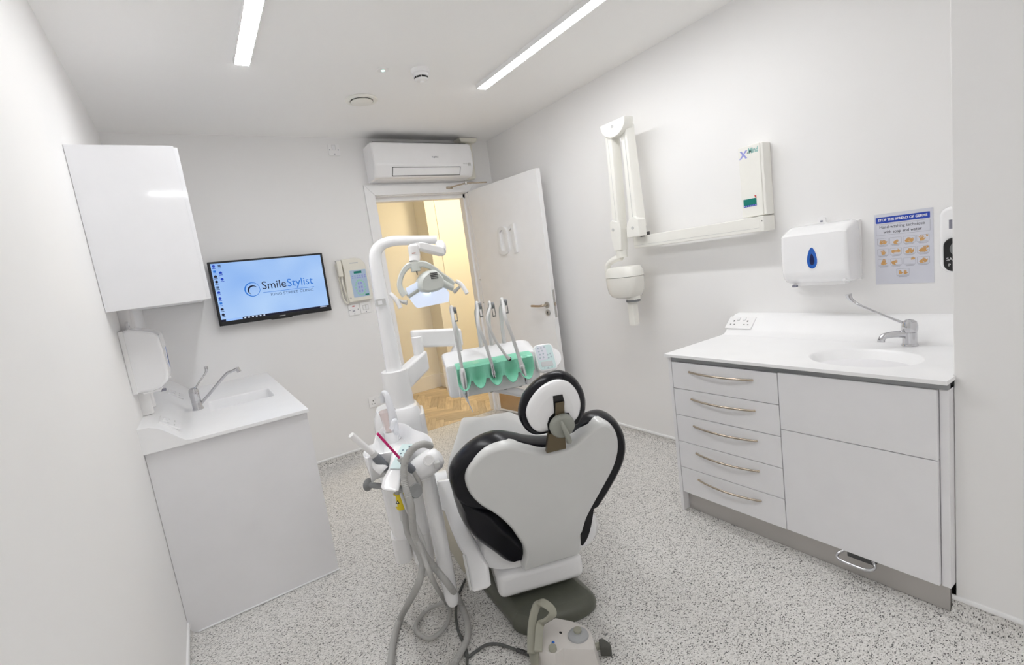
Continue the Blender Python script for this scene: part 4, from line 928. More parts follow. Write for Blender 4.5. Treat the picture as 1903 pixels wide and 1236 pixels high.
# ================================================================== DENTAL UNIT (spittoon side)
du_ = thing('spittoon_unit', 'white spittoon unit with bowl, lamp pole and delivery arm beside the chair', 'dental unit', (.60,1.90,0))
PO = V((.708,2.152,0))                      # pole axis
def wcyl(c, z0, z1, r0, r1=None, **k): return B(cyl, (c[0],c[1],z0), (c[0],c[1],z1), r0, r1, **k)
def rbox(c, a, b, z, ang_, p=4, n=36):
    out = []
    for k in range(n):
        t_ = 2*math.pi*k/n; x_, y_ = math.cos(t_), math.sin(t_); x_ = a*math.copysign(abs(x_)**(2/p),x_); y_ = b*math.copysign(abs(y_)**(2/p),y_)
        out.append(V((c[0]+x_*math.cos(ang_)-y_*math.sin(ang_), c[1]+x_*math.sin(ang_)+y_*math.cos(ang_), z)))
    return out
UA = -TH
c1 = (.694,2.165)
bm = nb(); loft(bm, [rbox(c1,.085,.08,.40,UA), rbox(c1,.108,.105,.43,UA), rbox(c1,.112,.11,.60,UA), rbox(c1,.112,.108,.70,UA), rbox(c1,.106,.10,.75,UA), rbox(c1,.092,.085,.774,UA), rbox(c1,.07,.06,.782,UA)]); obj('column_housing', bm, PLASTG, du_)
bm = nb(); ch2 = (c1[0]+.105*math.cos(UA), c1[1]+.105*math.sin(UA)); loft(bm, [rbox(ch2,.014,.08,.46,UA), rbox(ch2,.016,.085,.48,UA), rbox(ch2,.016,.085,.72,UA), rbox(ch2,.012,.08,.735,UA)]); obj('side_cover', bm, PLAST, du_)
obj('collar', wcyl(PO, .765, .945, .065, .060, seg=40, bev=.004), PLAST, du_)
tip = W(824,457,2.05)
q1 = W(700,462,2.08); q2 = W(750,456,2.06)
bm = nb(); tube(bm, [PO+UPV*.78, PO+UPV*1.10, PO+UPV*1.36, PO+UPV*1.465+CE*.004, PO+UPV*1.507+CE*.030, PO+CE*.082+UPV*1.523, PO+CE*.17+UPV*1.517, PO+CE*.285+UPV*1.505], [.040,.035,.0295,.027,.025,.023,.0205,.0195], 24, 8); pl_ = obj('lamp_pole', bm, PLASTG, du_, label='curved white lamp pole')
st = hp(691,544, PO+(-PO.normalized()*.037), V((PO.x,PO.y,0)).normalized())
sF2 = frame(PO+UPV*1.262-V((PO.x,PO.y,0)).normalized()*.0395-CE*.006, (CE-V((0,0,0))), UPV)
bm = nb(); fbox(bm, sF2, -.022,.022,-.016,.016,.0,.0012); sk = obj('rating_label', bm, LGREY, pl_)
bm = nb(); fbox(bm, sF2, -.012,.006,-.009,.008,.0012,.0016); obj('label_window', bm, TEXTW, sk)
# delivery arm
j1 = W(768,676,2.22); 
p0 = PO+UPV*.885; pe = W(790,667,2.32)
d_ = (pe-p0); d_.z = 0; d_.normalize(); nrm = V((-d_.y,d_.x,0))
def slab(bm, a, b, hA, hB, th, bev=.012):
    a, b = V(a), V(b); d2 = (b-a); d2.z = 0; d2.normalize(); n2 = V((-d2.y,d2.x,0))
    prism(bm, [a+UPV*hA/2, b+UPV*hB/2, b-UPV*hB/2, a-UPV*hA/2], n2*th, bev, 3); return bm
A1_ = p0+d_*.035+UPV*.0; A2_ = W(788,668,2.36)
bm = nb(); slab(bm, A1_-nrm*.03, A2_-nrm*.03+d_*.012, .105, .095, .06); obj('lower_arm', bm, PLAST, du_)
jn = W(782,650,2.24)
bm = nb(); cyl(bm, A2_+UPV*.03-d_*.02, A2_+UPV*.115-d_*.02, .026); obj('arm_joint', bm, PLAST, du_)
B1 = W(766,631,2.36); B2 = W(860,627,2.44)
bm = nb(); slab(bm, B1, B2, .086, .092, .05, .014); obj('upper_arm', bm, PLAST, du_)
# unit body below the bowl
c2 = (.575,1.86)
bm = nb(); loft(bm, [rbox(c2,.055,.07,.335,UA), rbox(c2,.078,.095,.345,UA), rbox(c2,.088,.105,.42,UA), rbox(c2,.092,.112,.56,UA), rbox(c2,.088,.108,.63,UA)]); obj('unit_body', bm, PLASTG, du_)
bm = nb(); c3 = (c2[0]-.05,c2[1]+.015); loft(bm, [rbox(c3,.030,.07,.235,UA), rbox(c3,.034,.075,.24,UA), rbox(c3,.036,.078,.345,UA)]); obj('amalgam_drawer', bm, PLAST, du_)
bm = nb(); c4 = (c2[0]+.01,c2[1]-.05); cyl(bm, (*c4,.215), (*c4,.34), .040, .046); obj('separator_pot', bm, PLAST, du_)
bm = nb(); cyl(bm, (*c4,.16), (*c4,.216), .030, .038); obj('separator_foot', bm, HOSEL, du_)
# bowl
S7 = lambda x, y: (640+x*200/1124, 740+y*220/1236)
bz = .745
rim_px = [(192,575),(240,515),(300,470),(330,372),(410,290),(520,258),(640,268),(740,330),(850,368),(915,425),(915,490),(850,520),(700,545),(500,565),(330,595),(225,630)]
rim = [(hz(*S7(*p), bz).x, hz(*S7(*p), bz).y) for p in rim_px]
rs = [(p.x,p.y) for p in cr([(*p,0) for p in rim], 4, True)]
bm = nb(); pillow(bm, rs, G, [(.034,.650),(.024,.653),(.012,.668),(.004,.70),(.0,bz-.008),(.001,bz),(.005,bz+.002),(.010,bz-.002),(.016,bz-.018),(.024,bz-.040),(.032,bz-.052),(.038,bz-.056)]); bo = obj('spittoon_bowl', bm, PLASTG, du_, label='glossy white rinse bowl')
sp0 = hz(733,806,bz-.03)
obj('spout_ring', B(lathe, [(.022,0),(.024,.006),(.018,.012)], V((sp0.x,sp0.y,bz-.055))), PLASTG, bo)
bm = nb(); D0 = (RC @ (sp0-CAM)).z
tube(bm, [V((sp0.x,sp0.y,bz-.05)), W(731,782,D0-.05), W(726,758,D0-.06), W(719,736,D0-.06), W(714,730,D0-.05), W(711,736,D0-.03), W(711,748,D0-.02)], [.020,.018,.015,.012,.011,.010,.009], 16); obj('cup_filler_spout', bm, GLASSW, bo)
bm = nb(); tube(bm, [V((sp0.x,sp0.y,bz-.05)), W(735,786,D0-.09), W(732,784,D0-.11), W(727,797,D0-.11)], [.012,.011,.010,.009], 12); obj('bowl_rinse_spout', bm, GLASSW, bo)
# cup
cb = W(726,800,2.0); cb = V((cb.x,cb.y,.735)); ct = W(723,763,2.0)
cu_ = obj('drinking_cup', B(lathe, [(.0001,.001),(.022,0),(.024,.004),(.0335,.088),(.035,.088),(.034,.084),(.0225,.006),(.0001,.005)], V((hz(726,801,.735).x, hz(726,801,.735).y, .735)), cap=False), CUPM, None, 'pinkish frosted plastic cup standing in the rinse bowl', 'cup')
obj('cup_shelf', B(cyl, V((cu_.location.x,cu_.location.y,.66)), V((cu_.location.x,cu_.location.y,.7345)), .026, .030), PLASTG, bo)
# assistant console
def poly_at(pxs, D): return [W(*S7(*p), D) for p in pxs]
def slabpx(pxs, D, th, bev=.01, seg=3, tilt=0):
    bm = nb(); pts = [W(*S7(*p), D+(p[1]-700)*tilt) for p in pxs]; c_ = sum(pts, V((0,0,0)))/len(pts); n_ = (c_-CAM).normalized(); prism(bm, pts, n_*th, bev, seg); return bm
as_ = obj('assistant_console', slabpx([(500,500),(610,480),(760,500),(740,560),(650,640),(610,760),(590,860),(575,965),(530,985),(400,965),(378,935),(400,840),(460,740),(480,640)], 1.670, .045, .014, 3, -.00035), PLASTG, du_, label='white assistant control console')
kpF_pts = [W(*S7(*p), 1.666+(p[1]-700)*-.00035) for p in [(602,478),(752,482),(600,738),(470,735)]]
bm = nb(); n_ = (kpF_pts[0]-CAM).normalized(); prism(bm, kpF_pts, n_*.004); ak = obj('keypad_overlay', bm, AQUA, as_)
for (x_, y_) in [(612,545),(655,545),(590,582),(635,582),(680,508),(718,508)]:
    c_ = W(*S7(x_,y_), 1.664+(y_-700)*-.00035); obj('key', B(cyl, c_, c_+n_*.004, .0036, seg=14), mat('steel_blue_print', (.25,.36,.42), .4), ak)
c_ = W(*S7(552,715), 1.664); obj('logo_spot', B(cyl, c_, c_+n_*.003, .004, seg=14), mat('pink_print', (.75,.45,.45), .4), ak)
# holder pod (right), with hose notch
pod = nb(); pc_ = W(*S7(860,690), 1.710)
ax_ = (W(*S7(980,620),1.690)-W(*S7(740,780),1.690)).normalized()
x_, y_, z_ = basis(ax_)
pr_ = [(.020,-.062),(.034,-.056),(.041,-.035),(.043,-.005),(.043,.02),(.040,.040),(.030,.054),(.012,.060)]
lathe(pod, pr_, pc_, ax_, 32); po_ = obj('holder_pod', pod, PLASTG, du_)
nc = W(*S7(965,690),1.655); bm = nb(); box(bm, nc+(nc-CAM).normalized()*.012, (.022,.03,.020), .004, 2, RL); obj('hose_notch', bm, LGREY, po_)
bm = nb(); c_ = W(*S7(880,650),1.662); lathe(bm, [(.019,0),(.018,.003),(.013,.0035),(.012,.001)], c_, -(c_-CAM).normalized(), 24); obj('pod_cap', bm, PLAST, po_)
# left holder cradle under the white suction tip
bm = nb(); tube(bm, [W(*S7(420,760),1.720), W(*S7(360,700),1.730), W(*S7(330,640),1.80)], [.020,.024,.022], 16); obj('left_cradle', bm, PLASTG, du_)
# T-bar and knobs
k0, k1 = W(*S7(265,905),1.80), W(*S7(735,965),1.610)
bm = nb(); tube(bm, [k0, k0.lerp(k1,.33)], .011, 14, 1); tb = obj('grip_bar', bm, mat('warm_grey_plastic', (.26,.265,.265), .42), du_); 
bm = nb(); tube(bm, [k0.lerp(k1,.68), k1], .011, 14, 1); obj('grip_bar', bm, mat('warm_grey_plastic', (.26,.265,.265), .42), du_)
ax2 = (k1-k0).normalized()
for kk, s_ in ((k0,-1),(k1,1)):
    dv = (ax2*s_ + -(kk-CAM).normalized()*.45).normalized()
    obj('grip_knob', B(lathe, [(.010,-.014),(.014,-.004),(.022,.002),(.0245,.008),(.022,.013),(.0001,.010)], kk, dv, 28), MATS['warm_grey_plastic'], du_, label='grey round grip knob')
# support tube and hose manifold
t0, t1 = W(791,872,1.78), W(801,1098,1.80); t1 = V((t0.x+.01, t0.y-.015, .135))
bm = nb(); tube(bm, [t0+UPV*.03, t0.lerp(t1,.3), t0.lerp(t1,.8), t1, t1+V((.002,-.004,-.03))], [.027,.030,.029,.026,.016], 20); obj('support_tube', bm, PLASTG, du_)
y0_ = W(745,930,1.76)
bm = nb(); lathe(bm, [(.018,-.03),(.022,-.02),(.022,.03)], y0_, (0,0,1), 20); ym = obj('suction_valve', bm, YELLOW, du_, label='yellow suction valve')
lF2 = frame(W(740,930,1.732), CE, UPV); bm = nb(); plate(bm, frame(W(737,932,1.74), (W(747,932,1.74)-W(737,932,1.74)), UPV), rrect(-.016,.012,-.02,.02,.004,3), -.004, .0); vt = obj('warning_tag', bm, PLAST, ym)
wf = frame(W(739,933,1.738), (W(747,933,1.74)-W(737,933,1.74)), UPV); bm = nb(); plate(bm, wf, [(-.007,-.006),(.007,-.006),(0,.007)], -.001, .001); wt = obj('warning_triangle', bm, BLACK, vt)
bm = nb(); plate(bm, wf, [(-.003,-.0035),(.003,-.0035),(0,.0025)], .001, .0014); obj('triangle_centre', bm, TEXTW, wt)
# ---- suction handpieces with hoses
S9 = lambda x, y: (680+x*220/809, 900+y*220/809)
def suction(label, tipm, tip_px, neck_px, end_px, r, D, hose, hr, tipr):
    t = thing('suction_handpiece', label, 'suction handpiece', tuple(W(*S7(*end_px), D)), 'suction handpieces')
    a, b, c = W(*S7(*tip_px), D-.06), W(*S7(*neck_px), D), W(*S7(*end_px), D+.02)
    bm = nb(); tube(bm, [b.lerp(c,-.02), a], tipr, 14, 1); obj('disposable_tip', bm, tipm, t)
    bm = nb(); d = (c-b); lathe(bm, [(r*.72,0),(r*.8,.006),(r,.014),(r,d.length*.9),(r*.85,d.length)], b, d, 20); obj('grip', bm, mat('slate_grey_rubber', (.17,.18,.20), .5), t)
    bm = nb(); lathe(bm, [(r*.75,-.008),(r*.82,0),(r*.8,.006)], b, d, 20); obj('tip_collar', bm, LGREY, t)
    bm = nb(); tube(bm, hose(c), hr, 12, 8, rib=(.006,.93)); obj('ribbed_hose', bm, HOSE, t)
    return t
fl = lambda px, py, z=.016: hz(*S9(px,py), z)
suction('white tipped wide suction handpiece on the left of the spittoon', PLAST, (70,385), (310,590), (440,740), .0165, 1.71,
    lambda c: [c, c+V((.012,-.005,-.05)), W(*S9(262,160),1.76), W(*S9(285,330),1.75), W(*S9(365,470),1.72), W(*S9(385,560),1.68), W(*S9(350,700),1.66), fl(245,900,.03), fl(190,1060), fl(165,1236), hz(715,1300,.016)], .0125, .0105)
suction('magenta tipped slim suction handpiece in front of the rinse bowl', MAGENTA, (345,370), (590,640), (720,760), .013, 1.65,
    lambda c: [c, c+V((.01,-.01,-.06)), W(*S9(300,120),1.68), W(*S9(325,300),1.68), W(*S9(380,450),1.66), W(*S9(450,640),1.62), fl(540,800,.03), fl(575,860,.016), fl(545,970), fl(440,1055), fl(350,1010), fl(350,940), fl(420,860), fl(540,805,.05)], .0085, .0045)
# large looping hose over the pod and down to the floor
bm = nb(); tube(bm, [W(*S7(900,500),1.650), W(*S7(830,480),1.620), W(*S7(740,510),1.605), W(*S7(660,600),1.600), W(*S7(625,720),1.600), W(*S7(632,880),1.600), W(*S7(660,1000),1.590), W(*S7(700,1150),1.590), W(*S9(330,340),1.66), W(*S9(400,480),1.70), W(*S9(470,570),1.74), W(*S9(560,680),1.72), fl(640,800,.03), fl(690,930), fl(690,1060), fl(610,1210), hz(800,1290,.016)], .0125, 14, 8, rib=(.007,.9)); obj('suction_hose', bm, HOSE, None, 'thick ribbed grey hose looping over the console to the floor', 'hose')
bm = nb(); tube(bm, [y0_-UPV*.03, y0_-UPV*.075], .014, 14, 1); bm2 = bm; obj('valve_outlet', bm2, LGREY, du_)
bm = nb(); tube(bm, [y0_-UPV*.07, W(*S9(270,260),1.78), W(*S9(310,370),1.76), W(*S9(360,470),1.74), W(*S9(395,540),1.76), W(*S9(470,560),1.82)], .012, 14, 8, rib=(.007,.9)); obj('drain_hose', bm, HOSE, du_)
bm = nb(); tube(bm, [W(*S9(240,60),1.70), W(*S9(285,180),1.70), W(*S9(350,290),1.72), W(*S9(400,420),1.76), W(*S9(400,520),1.80)], .006, 10, 8); obj('air_line', bm, HOSEL, du_)
# floor cable to the foot control
# ================================================================== OPERATING LAMP
ol = thing('operating_lamp', 'pale operating lamp head with two handles hanging from the curved pole', 'dental lamp', tuple(W(790,540,1.95)))
J = lambda x, y: (720+x*170/1401, 440+y*170/1401)
def wj(x, y, D): return W(*J(x,y), D)
LD = 2.02
bm = nb(); tube(bm, [wj(800,110,2.14), wj(825,150,2.12), wj(820,230,2.08)], [.020,.021,.022], 18); obj('elbow', bm, PLAST, ol)
bm = nb(); a, b = wj(820,230,2.08), wj(455,140,1.90)
d = (b-a).normalized(); n2 = V((0,0,1)).cross(d).normalized(); u2 = d.cross(n2)
sec = lambda p, h_, w_: [p+u2*(h_*sa)+n2*(w_*sb) for sa, sb in ((-1,-.7),(-.7,-1),(.7,-1),(1,-.7),(1,.7),(.7,1),(-.7,1),(-1,.7))]
loft(bm, [sec(a-d*.006,.012,.012), sec(a,.018,.017), sec(a.lerp(b,.9),.016,.016), sec(b,.012,.012)]); obj('spring_arm', bm, PLAST, ol)
nt_, nb_ = wj(388,110,1.90), wj(415,390,1.90)
bm = nb(); lathe(bm, [(.010,.012),(.019,.006),(.0215,0),(.0215,-.034)], nt_+V((0,0,-.012)), (0,0,1), 24); obj('neck_cap', bm, PLAST, ol)
bm = nb(); cyl(bm, nt_-UPV*.047, nb_, .0205, .0205, 24); obj('neck', bm, PLAST, ol)
lb_ = frame(nt_-UPV*.036-V((nt_.x,nt_.y,0)).normalized()*.0216, CE, UPV); bm = nb(); fbox(bm, lb_, -.009,.005,-.003,.001,.0,.0006); obj('neck_print', bm, mat('faded_red_print', (.55,.25,.2), .5), ol)
PALE = mat('pale_sage_plastic', (.66,.685,.65), .32)
bm = nb(); cyl(bm, nb_, wj(440,530,1.90), .0205, .018, 24); obj('yoke_hub', bm, PALE, ol)
bm = nb(); cyl(bm, wj(447,530,1.90), wj(458,585,1.90), .003, .0015, 10); obj('pivot_screw', bm, DGREY, ol)
bm = nb(); ribbon(bm, [wj(440,450,1.90), wj(330,445,1.895), wj(240,540,1.89), wj(190,680,1.885), wj(200,800,1.88), wj(270,900,1.88)], lambda t_: .015-.005*math.sin(t_*3), .014); obj('yoke_arm', bm, PALE, ol)
bm = nb(); ribbon(bm, [wj(460,430,1.90), wj(560,420,1.91), wj(690,480,1.93), wj(820,580,1.96), wj(930,660,1.98), wj(1010,740,1.99)], lambda t_: .015-.004*math.sin(t_*3), .014); obj('yoke_arm', bm, PALE, ol)
# head housing
HC = wj(665,690,1.90); vw = (HC-CAM).normalized(); hxv = (wj(1010,740,1.96)-wj(300,900,1.87)).normalized(); hyv = (UPV-hxv*UPV.dot(hxv)).normalized(); hzv = hxv.cross(hyv)
if hzv.dot(vw) > 0: hzv = -hzv
HF = (HC, hxv, hyv, hzv)
def hb2(x, y): P = hp(*J(x,y), HC, hzv)-HC; return (P.dot(hxv), P.dot(hyv))
dome = [hb2(*p) for p in [(470,720),(500,620),(590,535),(640,515),(720,512),(790,560),(850,640),(850,760),(790,815),(630,860),(505,830)]]
dm = [(p.x,p.y) for p in cr([(*p,0) for p in dome], 3, True)]
hd = obj('head_housing', B(pillow, dm, HF, [(.006,-.05),(.0,-.03),(.0,.006),(.003,.014),(.007,.020),(.012,.024)]), PALE, ol)
bm = nb(); tube(bm, [wj(520,760,1.91), wj(420,830,1.90), wj(310,910,1.89)], [.017,.014,.012], 14); obj('side_arm', bm, PALE, hd)
bm = nb(); tube(bm, [wj(800,690,1.93), wj(900,740,1.95), wj(1000,790,1.965)], [.017,.014,.012], 14); obj('side_arm', bm, PALE, hd)
vf = frame(HC, hxv, hyv)
for k in range(4):
    a_, b_ = hb2(618+6*k,572+24*k), hb2(728+5*k,556+25*k); bm = nb()
    tube(bm, [fpt(HF,*a_,.0245), fpt(HF,*b_,.0245)], .0022, 6, 1); obj('vent_slot', bm, DGREY, hd)
lens = [hb2(*p) for p in [(290,790),(460,690),(560,740),(800,760),(930,790),(995,860),(1005,985),(985,1000),(700,1060),(520,1095),(480,1075),(370,950)]]
lm = lens
bm = nb(); prism(bm, [fpt(HF,a,b,-.008-.35*(max(0,-b-.0))**1.0) for a,b in lens], HF[3]*-.004, .0015, 2); ls = obj('lens_shield', bm, LENS, ol, label='translucent blue lamp shield')
bm = nb(); ball(bm, fpt(HF,*hb2(640,840),-.02), (.018,.012,.010), seg=16, rg=8); obj('light_source', bm, LEDB, hd)
for pxs, D in (([(150,960),(240,1000),(300,1010)],1.87), ([(1110,760),(1060,810),(1010,850)],1.99)):
    bm = nb(); tube(bm, [wj(x,y,D) for x,y in pxs], [.005,.007,.010], 12); obj('handle_stem', bm, LGREY, ol)
bm = nb(); tube(bm, [wj(45,875,1.86), wj(110,935,1.855), wj(160,1010,1.855), wj(200,1095,1.855)], .0085, 14); obj('handle', bm, PLAST, ol, label='white curved handle')
bm = nb(); tube(bm, [wj(1050,680,1.99), wj(1120,720,1.99), wj(1175,790,1.985), wj(1220,870,1.98)], .0085, 14); obj('handle', bm, PLAST, ol, label='white curved handle')
# ================================================================== INSTRUMENT CONSOLE
ic = thing('instrument_console', 'white instrument console with mint green holder over the chair', 'instrument tray', tuple(L(-.01,.68,.77)))
FS = .60
TRX = lambda x, y: (820+x*240/1236, 540+y*240/1236)
def prof_ring(u, k=1.0, ds=0):
    pr = [(.0,.912),(.004,.922),(.16,.962),(.185,.955),(.20,.92),(.20,.82),(.18,.785),(.06,.765),(.0,.768),(-.006,.80)]
    return [L(u, FS+.09+(s_-.09)*k, .86+(z_-.86)*k) for s_, z_ in pr]
bm = nb(); loft(bm, [prof_ring(-.232,.86), prof_ring(-.226,.95), prof_ring(-.205,1.0), prof_ring(.17,1.0), prof_ring(.195,.96), prof_ring(.215,.86), prof_ring(.222,.7)]); obj('body', bm, PLASTG, ic)
bm = nb(); lbox(bm, -.188,.170,FS-.022,FS-.002,.768,.900,.006); obj('front_panel', bm, PLAST, ic)
# mint holder
NU = 76; rws = 10; x0_, x1_ = -.186, .178
gv = []
lob = [ -.160, -.088, -.010, .066, .140 ]
bmm = nb(); gridp = []
for i in range(NU+1):
    u = x0_+(x1_-x0_)*i/NU; near = min(lob, key=lambda c: abs(c-u)); d = abs(u-near)/.030; g = max(0, math.cos(min(1,d)*math.pi/2))
    bot = .846-.036*(g**.7); colp = []
    for j in range(rws+1):
        t_ = j/rws
        if t_ < .12: z_ = .926-t_/.12*.007; s_ = FS+.02-t_/.12*.070
        else:
            tt = (t_-.12)/.88; z_ = .918+(bot-.918)*tt; rim_ = math.exp(-((tt-1)/.16)**2)
            groove = g*min(1,tt*1.6); s_ = FS-.052-.006*tt + .024*groove*(1-rim_) - .016*rim_*(g**.4)
        colp.append(L(u, s_, z_))
    gridp.append([bmm.verts.new(p) for p in colp])
for a, b in zip(gridp, gridp[1:]):
    for j in range(rws): bmm.faces.new((a[j],b[j],b[j+1],a[j+1]))
bmesh.ops.recalc_face_normals(bmm, faces=bmm.faces)
bmesh.ops.solidify(bmm, geom=bmm.faces[:], thickness=.003)
obj('instrument_rest', bmm, MINT, ic, label='mint silicone instrument rest with five scalloped grooves')
for u_, z_ in ((-.03,.764),(.04,.764),(.115,.764)): obj('rubber_foot', B(cyl, L(u_,FS+.02,z_), L(u_,FS+.02,z_-.006), .009, seg=14), mat('dark_green_rubber', (.01,.05,.04), .5), ic)
bm = nb(); tube(bm, [L(-.01,FS+.06,.765), L(.06,FS+.03,.745), L(.13,FS+.02,.715), L(.17,FS+.05,.67)], [.022,.022,.020,.016], 14); obj('under_handle', bm, PLAST, ic)
bm = nb(); slab(bm, L(-.21,FS+.16,.875), B2, .05, .06, .045, .010); obj('mounting_neck', bm, PLAST, ic)
# keypad
kc_ = hs_(*TRX(1000,640), FS-.01); kx = (hs_(*TRX(1085,630),FS-.01)-hs_(*TRX(920,655),FS-.01)).normalized(); ky = (UPV*.86+CF*.5).normalized()
KF = frame(kc_, kx, ky)
bm = nb(); plate(bm, KF, rrect(-.050,.050,-.068,.072,.022,6), -.030, -.001, .006, 3); kk_ = obj('control_pad', bm, PLASTG, ic)
bm = nb(); cyl(bm, fpt(KF,.030,.0,-.03), fpt(KF,.030,.0,-.008), .052, .05, 32); obj('pad_back', bm, PLASTG, kk_)
ov = obj('pad_overlay', B(plate, KF, rrect(-.042,.042,-.060,.064,.014,5), -.002, .0006), AQUA, kk_)
obj('pad_key_field', B(plate, KF, rrect(-.040,.010,-.012,.062,.012,5), .0004, .0010), mat('pale_lilac_print', (.72,.73,.80), .4), ov)
obj('display', B(fbox, KF, -.030,.028,-.046,-.020,.0004,.0018,.0005), LCD, ov)
for a in (-.018,.02): obj('indicator_lamp', B(cyl, fpt(KF,a,-.053,.0005), fpt(KF,a,-.053,.0014), .0022, seg=10), mat('green_print', (.05,.3,.15), .4), ov)
for (a, b) in [(-.028,.050),(-.012,.052),(.004,.054),(-.027,.034),(-.010,.036),(-.025,.018),(-.008,.020),(.012,.012),(.026,.016),(-.028,.0),(-.010,.002),(.014,-.004),(.028,.0),(.0,-.054)]:
    obj('key', B(cyl, fpt(KF,a,b,.0005), fpt(KF,a,b,.0018), .0042, seg=14), mat('grey_blue_key', (.45,.53,.58), .4), ov)
bm = nb(); tube(bm, [fpt(KF,.0,-.06,-.02), L(.22,FS+.05,.83), L(.17,FS+.08,.82)], [.022,.020,.020], 14); obj('pad_stalk', bm, PLASTG, ic)
# whip arms
TOPS = [TRX(98,170), TRX(340,130), TRX(462,125), TRX(582,95)]
AU = [-.150, -.045, .012, .075]
tops = [hs_(*t_, FS+.03) for t_ in TOPS]
for t_, u_ in zip(tops, AU):
    wa = obj('whip_arm', B(ribbon, [L(u_+.015, FS+.16, .945), L(u_+.012, FS+.13, 1.05), (L(u_,FS+.08,1.13)*.5+t_*.5)+CF*.02-UPV*.02, t_-UPV*.02+CF*.012], lambda q__: .0085, .005), LGREY, ic)
    bm = nb(); cyl(bm, t_+CE*.006-UPV*.010-CF*.012, t_+CE*.018-UPV*.010-CF*.012, .0155, seg=20); obj('roller', bm, MGREY, wa)
    bm = nb(); fr3 = frame(t_-UPV*.042+CE*.012-CF*.014, CE, UPV); outline_h = [(-.0075,-.02),(.0075,-.02),(.0075,.03),(-.0075,.03)]
    fbox(bm, fr3, -.008,-.0055,-.02,.03,-.003,.003); fbox(bm, fr3, .0055,.008,-.02,.03,-.003,.003); fbox(bm, fr3, -.008,.008,-.022,-.016,-.003,.003); obj('roller_yoke', bm, MGREY, wa)
# handpieces
def handpiece(label, k, path_px, rb, build, hm=HOSEL, hrad=.0078):
    pts = [hs_(*TRX(*p), FS-.05) for i, p in enumerate(path_px)]
    t = thing('handpiece', label, 'handpiece', tuple(pts[-1]), 'handpieces on the instrument console')
    tp_ = tops[k]
    bm = nb(); tube(bm, [L(AU[k]+.02,FS+.16,.955), L(AU[k]+.012,FS+.12,1.06), tp_+CF*.028-UPV*.03, tp_+UPV*.006+CF*.006, tp_-CF*.016-UPV*.012] + pts[:rb], hrad, 12, 6); obj('hose', bm, hm, t)
    build(t, pts); return t
def hp_air(t, p):
    a, b, c = p[2], p[3], p[4]; d = b-a
    obj('body', B(lathe, [(.009,-.004),(.0135,.006),(.0155,.02),(.0165,d.length*.6),(.0170,d.length*.8),(.0145,d.length*.93),(.009,d.length)], a, d, 22), SATIN, t)
    bx_ = a.lerp(b,.80)-(a-CAM).normalized()*.0155; bm = nb(); ball(bm, bx_-CE*.004, (.008,.007,.013), seg=12, rg=8); obj('button', bm, AQUA, t)
    bm = nb(); lathe(bm, [(.0075,0),(.006,.018),(.004,.03)], b, c-b, 16); obj('tip_nut', bm, PLAST, t)
    bm = nb(); tube(bm, [b.lerp(c,.3), b.lerp(c,.6), c], [.0032,.0028,.0022], 10); obj('spray_tip', bm, PLAST, t)
handpiece('steel three way syringe with aqua button at the left of the mint rest', 0, [(120,330),(165,560),(200,750),(238,1020),(303,1165)], 3, hp_air)
def hp_con(t, p):
    a, b = p[-2], p[-1]; d = b-a; n = d.length
    obj('coupling', B(lathe, [(.008,-.003),(.0095,.01),(.0098,n*.55),(.0115,n*.6),(.0115,n*.78),(.0085,n*.8),(.0085,n)], a, d, 18), CHROME, t)
    bm = nb(); cyl(bm, b-d.normalized()*.001, b+d.normalized()*.0015, .0075, seg=16); obj('socket_end', bm, BLACK, t)
handpiece('grey tube with slim chrome coupling resting in the middle groove', 1, [(355,330),(420,500),(470,660),(480,690),(508,830)], 4, hp_con)
def hp_bare(t, p):
    a, b = p[-2], p[-1]; d = b-a; obj('connector', B(lathe, [(.006,0),(.008,.006),(.0085,d.length)], a, d, 18), LGREY, t)
    dv = -(b-CAM).normalized(); bm = nb(); cyl(bm, b-dv*.004, b+dv*.004, .0095, seg=20); obj('socket_end', bm, BLACK, t)
handpiece('bare grey tube ending in a black round connector', 2, [(440,280),(505,450),(590,580),(620,625),(652,655)], 4, hp_bare, hrad=.0065)
def hp_motor(t, p):
    a, b, c = p[-3], p[-2], p[-1]; d = b-a; n = d.length
    obj('sleeve', B(lathe, [(.008,-.004),(.0105,.01),(.0115,n*.4)], a, d, 18), HOSEL, t)
    obj('motor', B(lathe, [(.0135,n*.38),(.0155,n*.42),(.0155,n*.52),(.014,n*.55),(.0142,n*.97),(.009,n)], a, d, 20), SATIN, t)
    bm = nb(); cyl(bm, b, c, .0068, .006, 14); obj('spigot', bm, CHROME, t)
    bm = nb(); e_ = (c-b).normalized(); cyl(bm, c-e_*.001, c+e_*.002, .0052, seg=14); obj('spigot_end', bm, BLACK, t)
handpiece('thick micromotor handpiece with steel spigot at the right of the mint rest', 3, [(610,250),(680,440),(745,640),(800,825),(813,888)], 3, hp_motor, hrad=.0085)
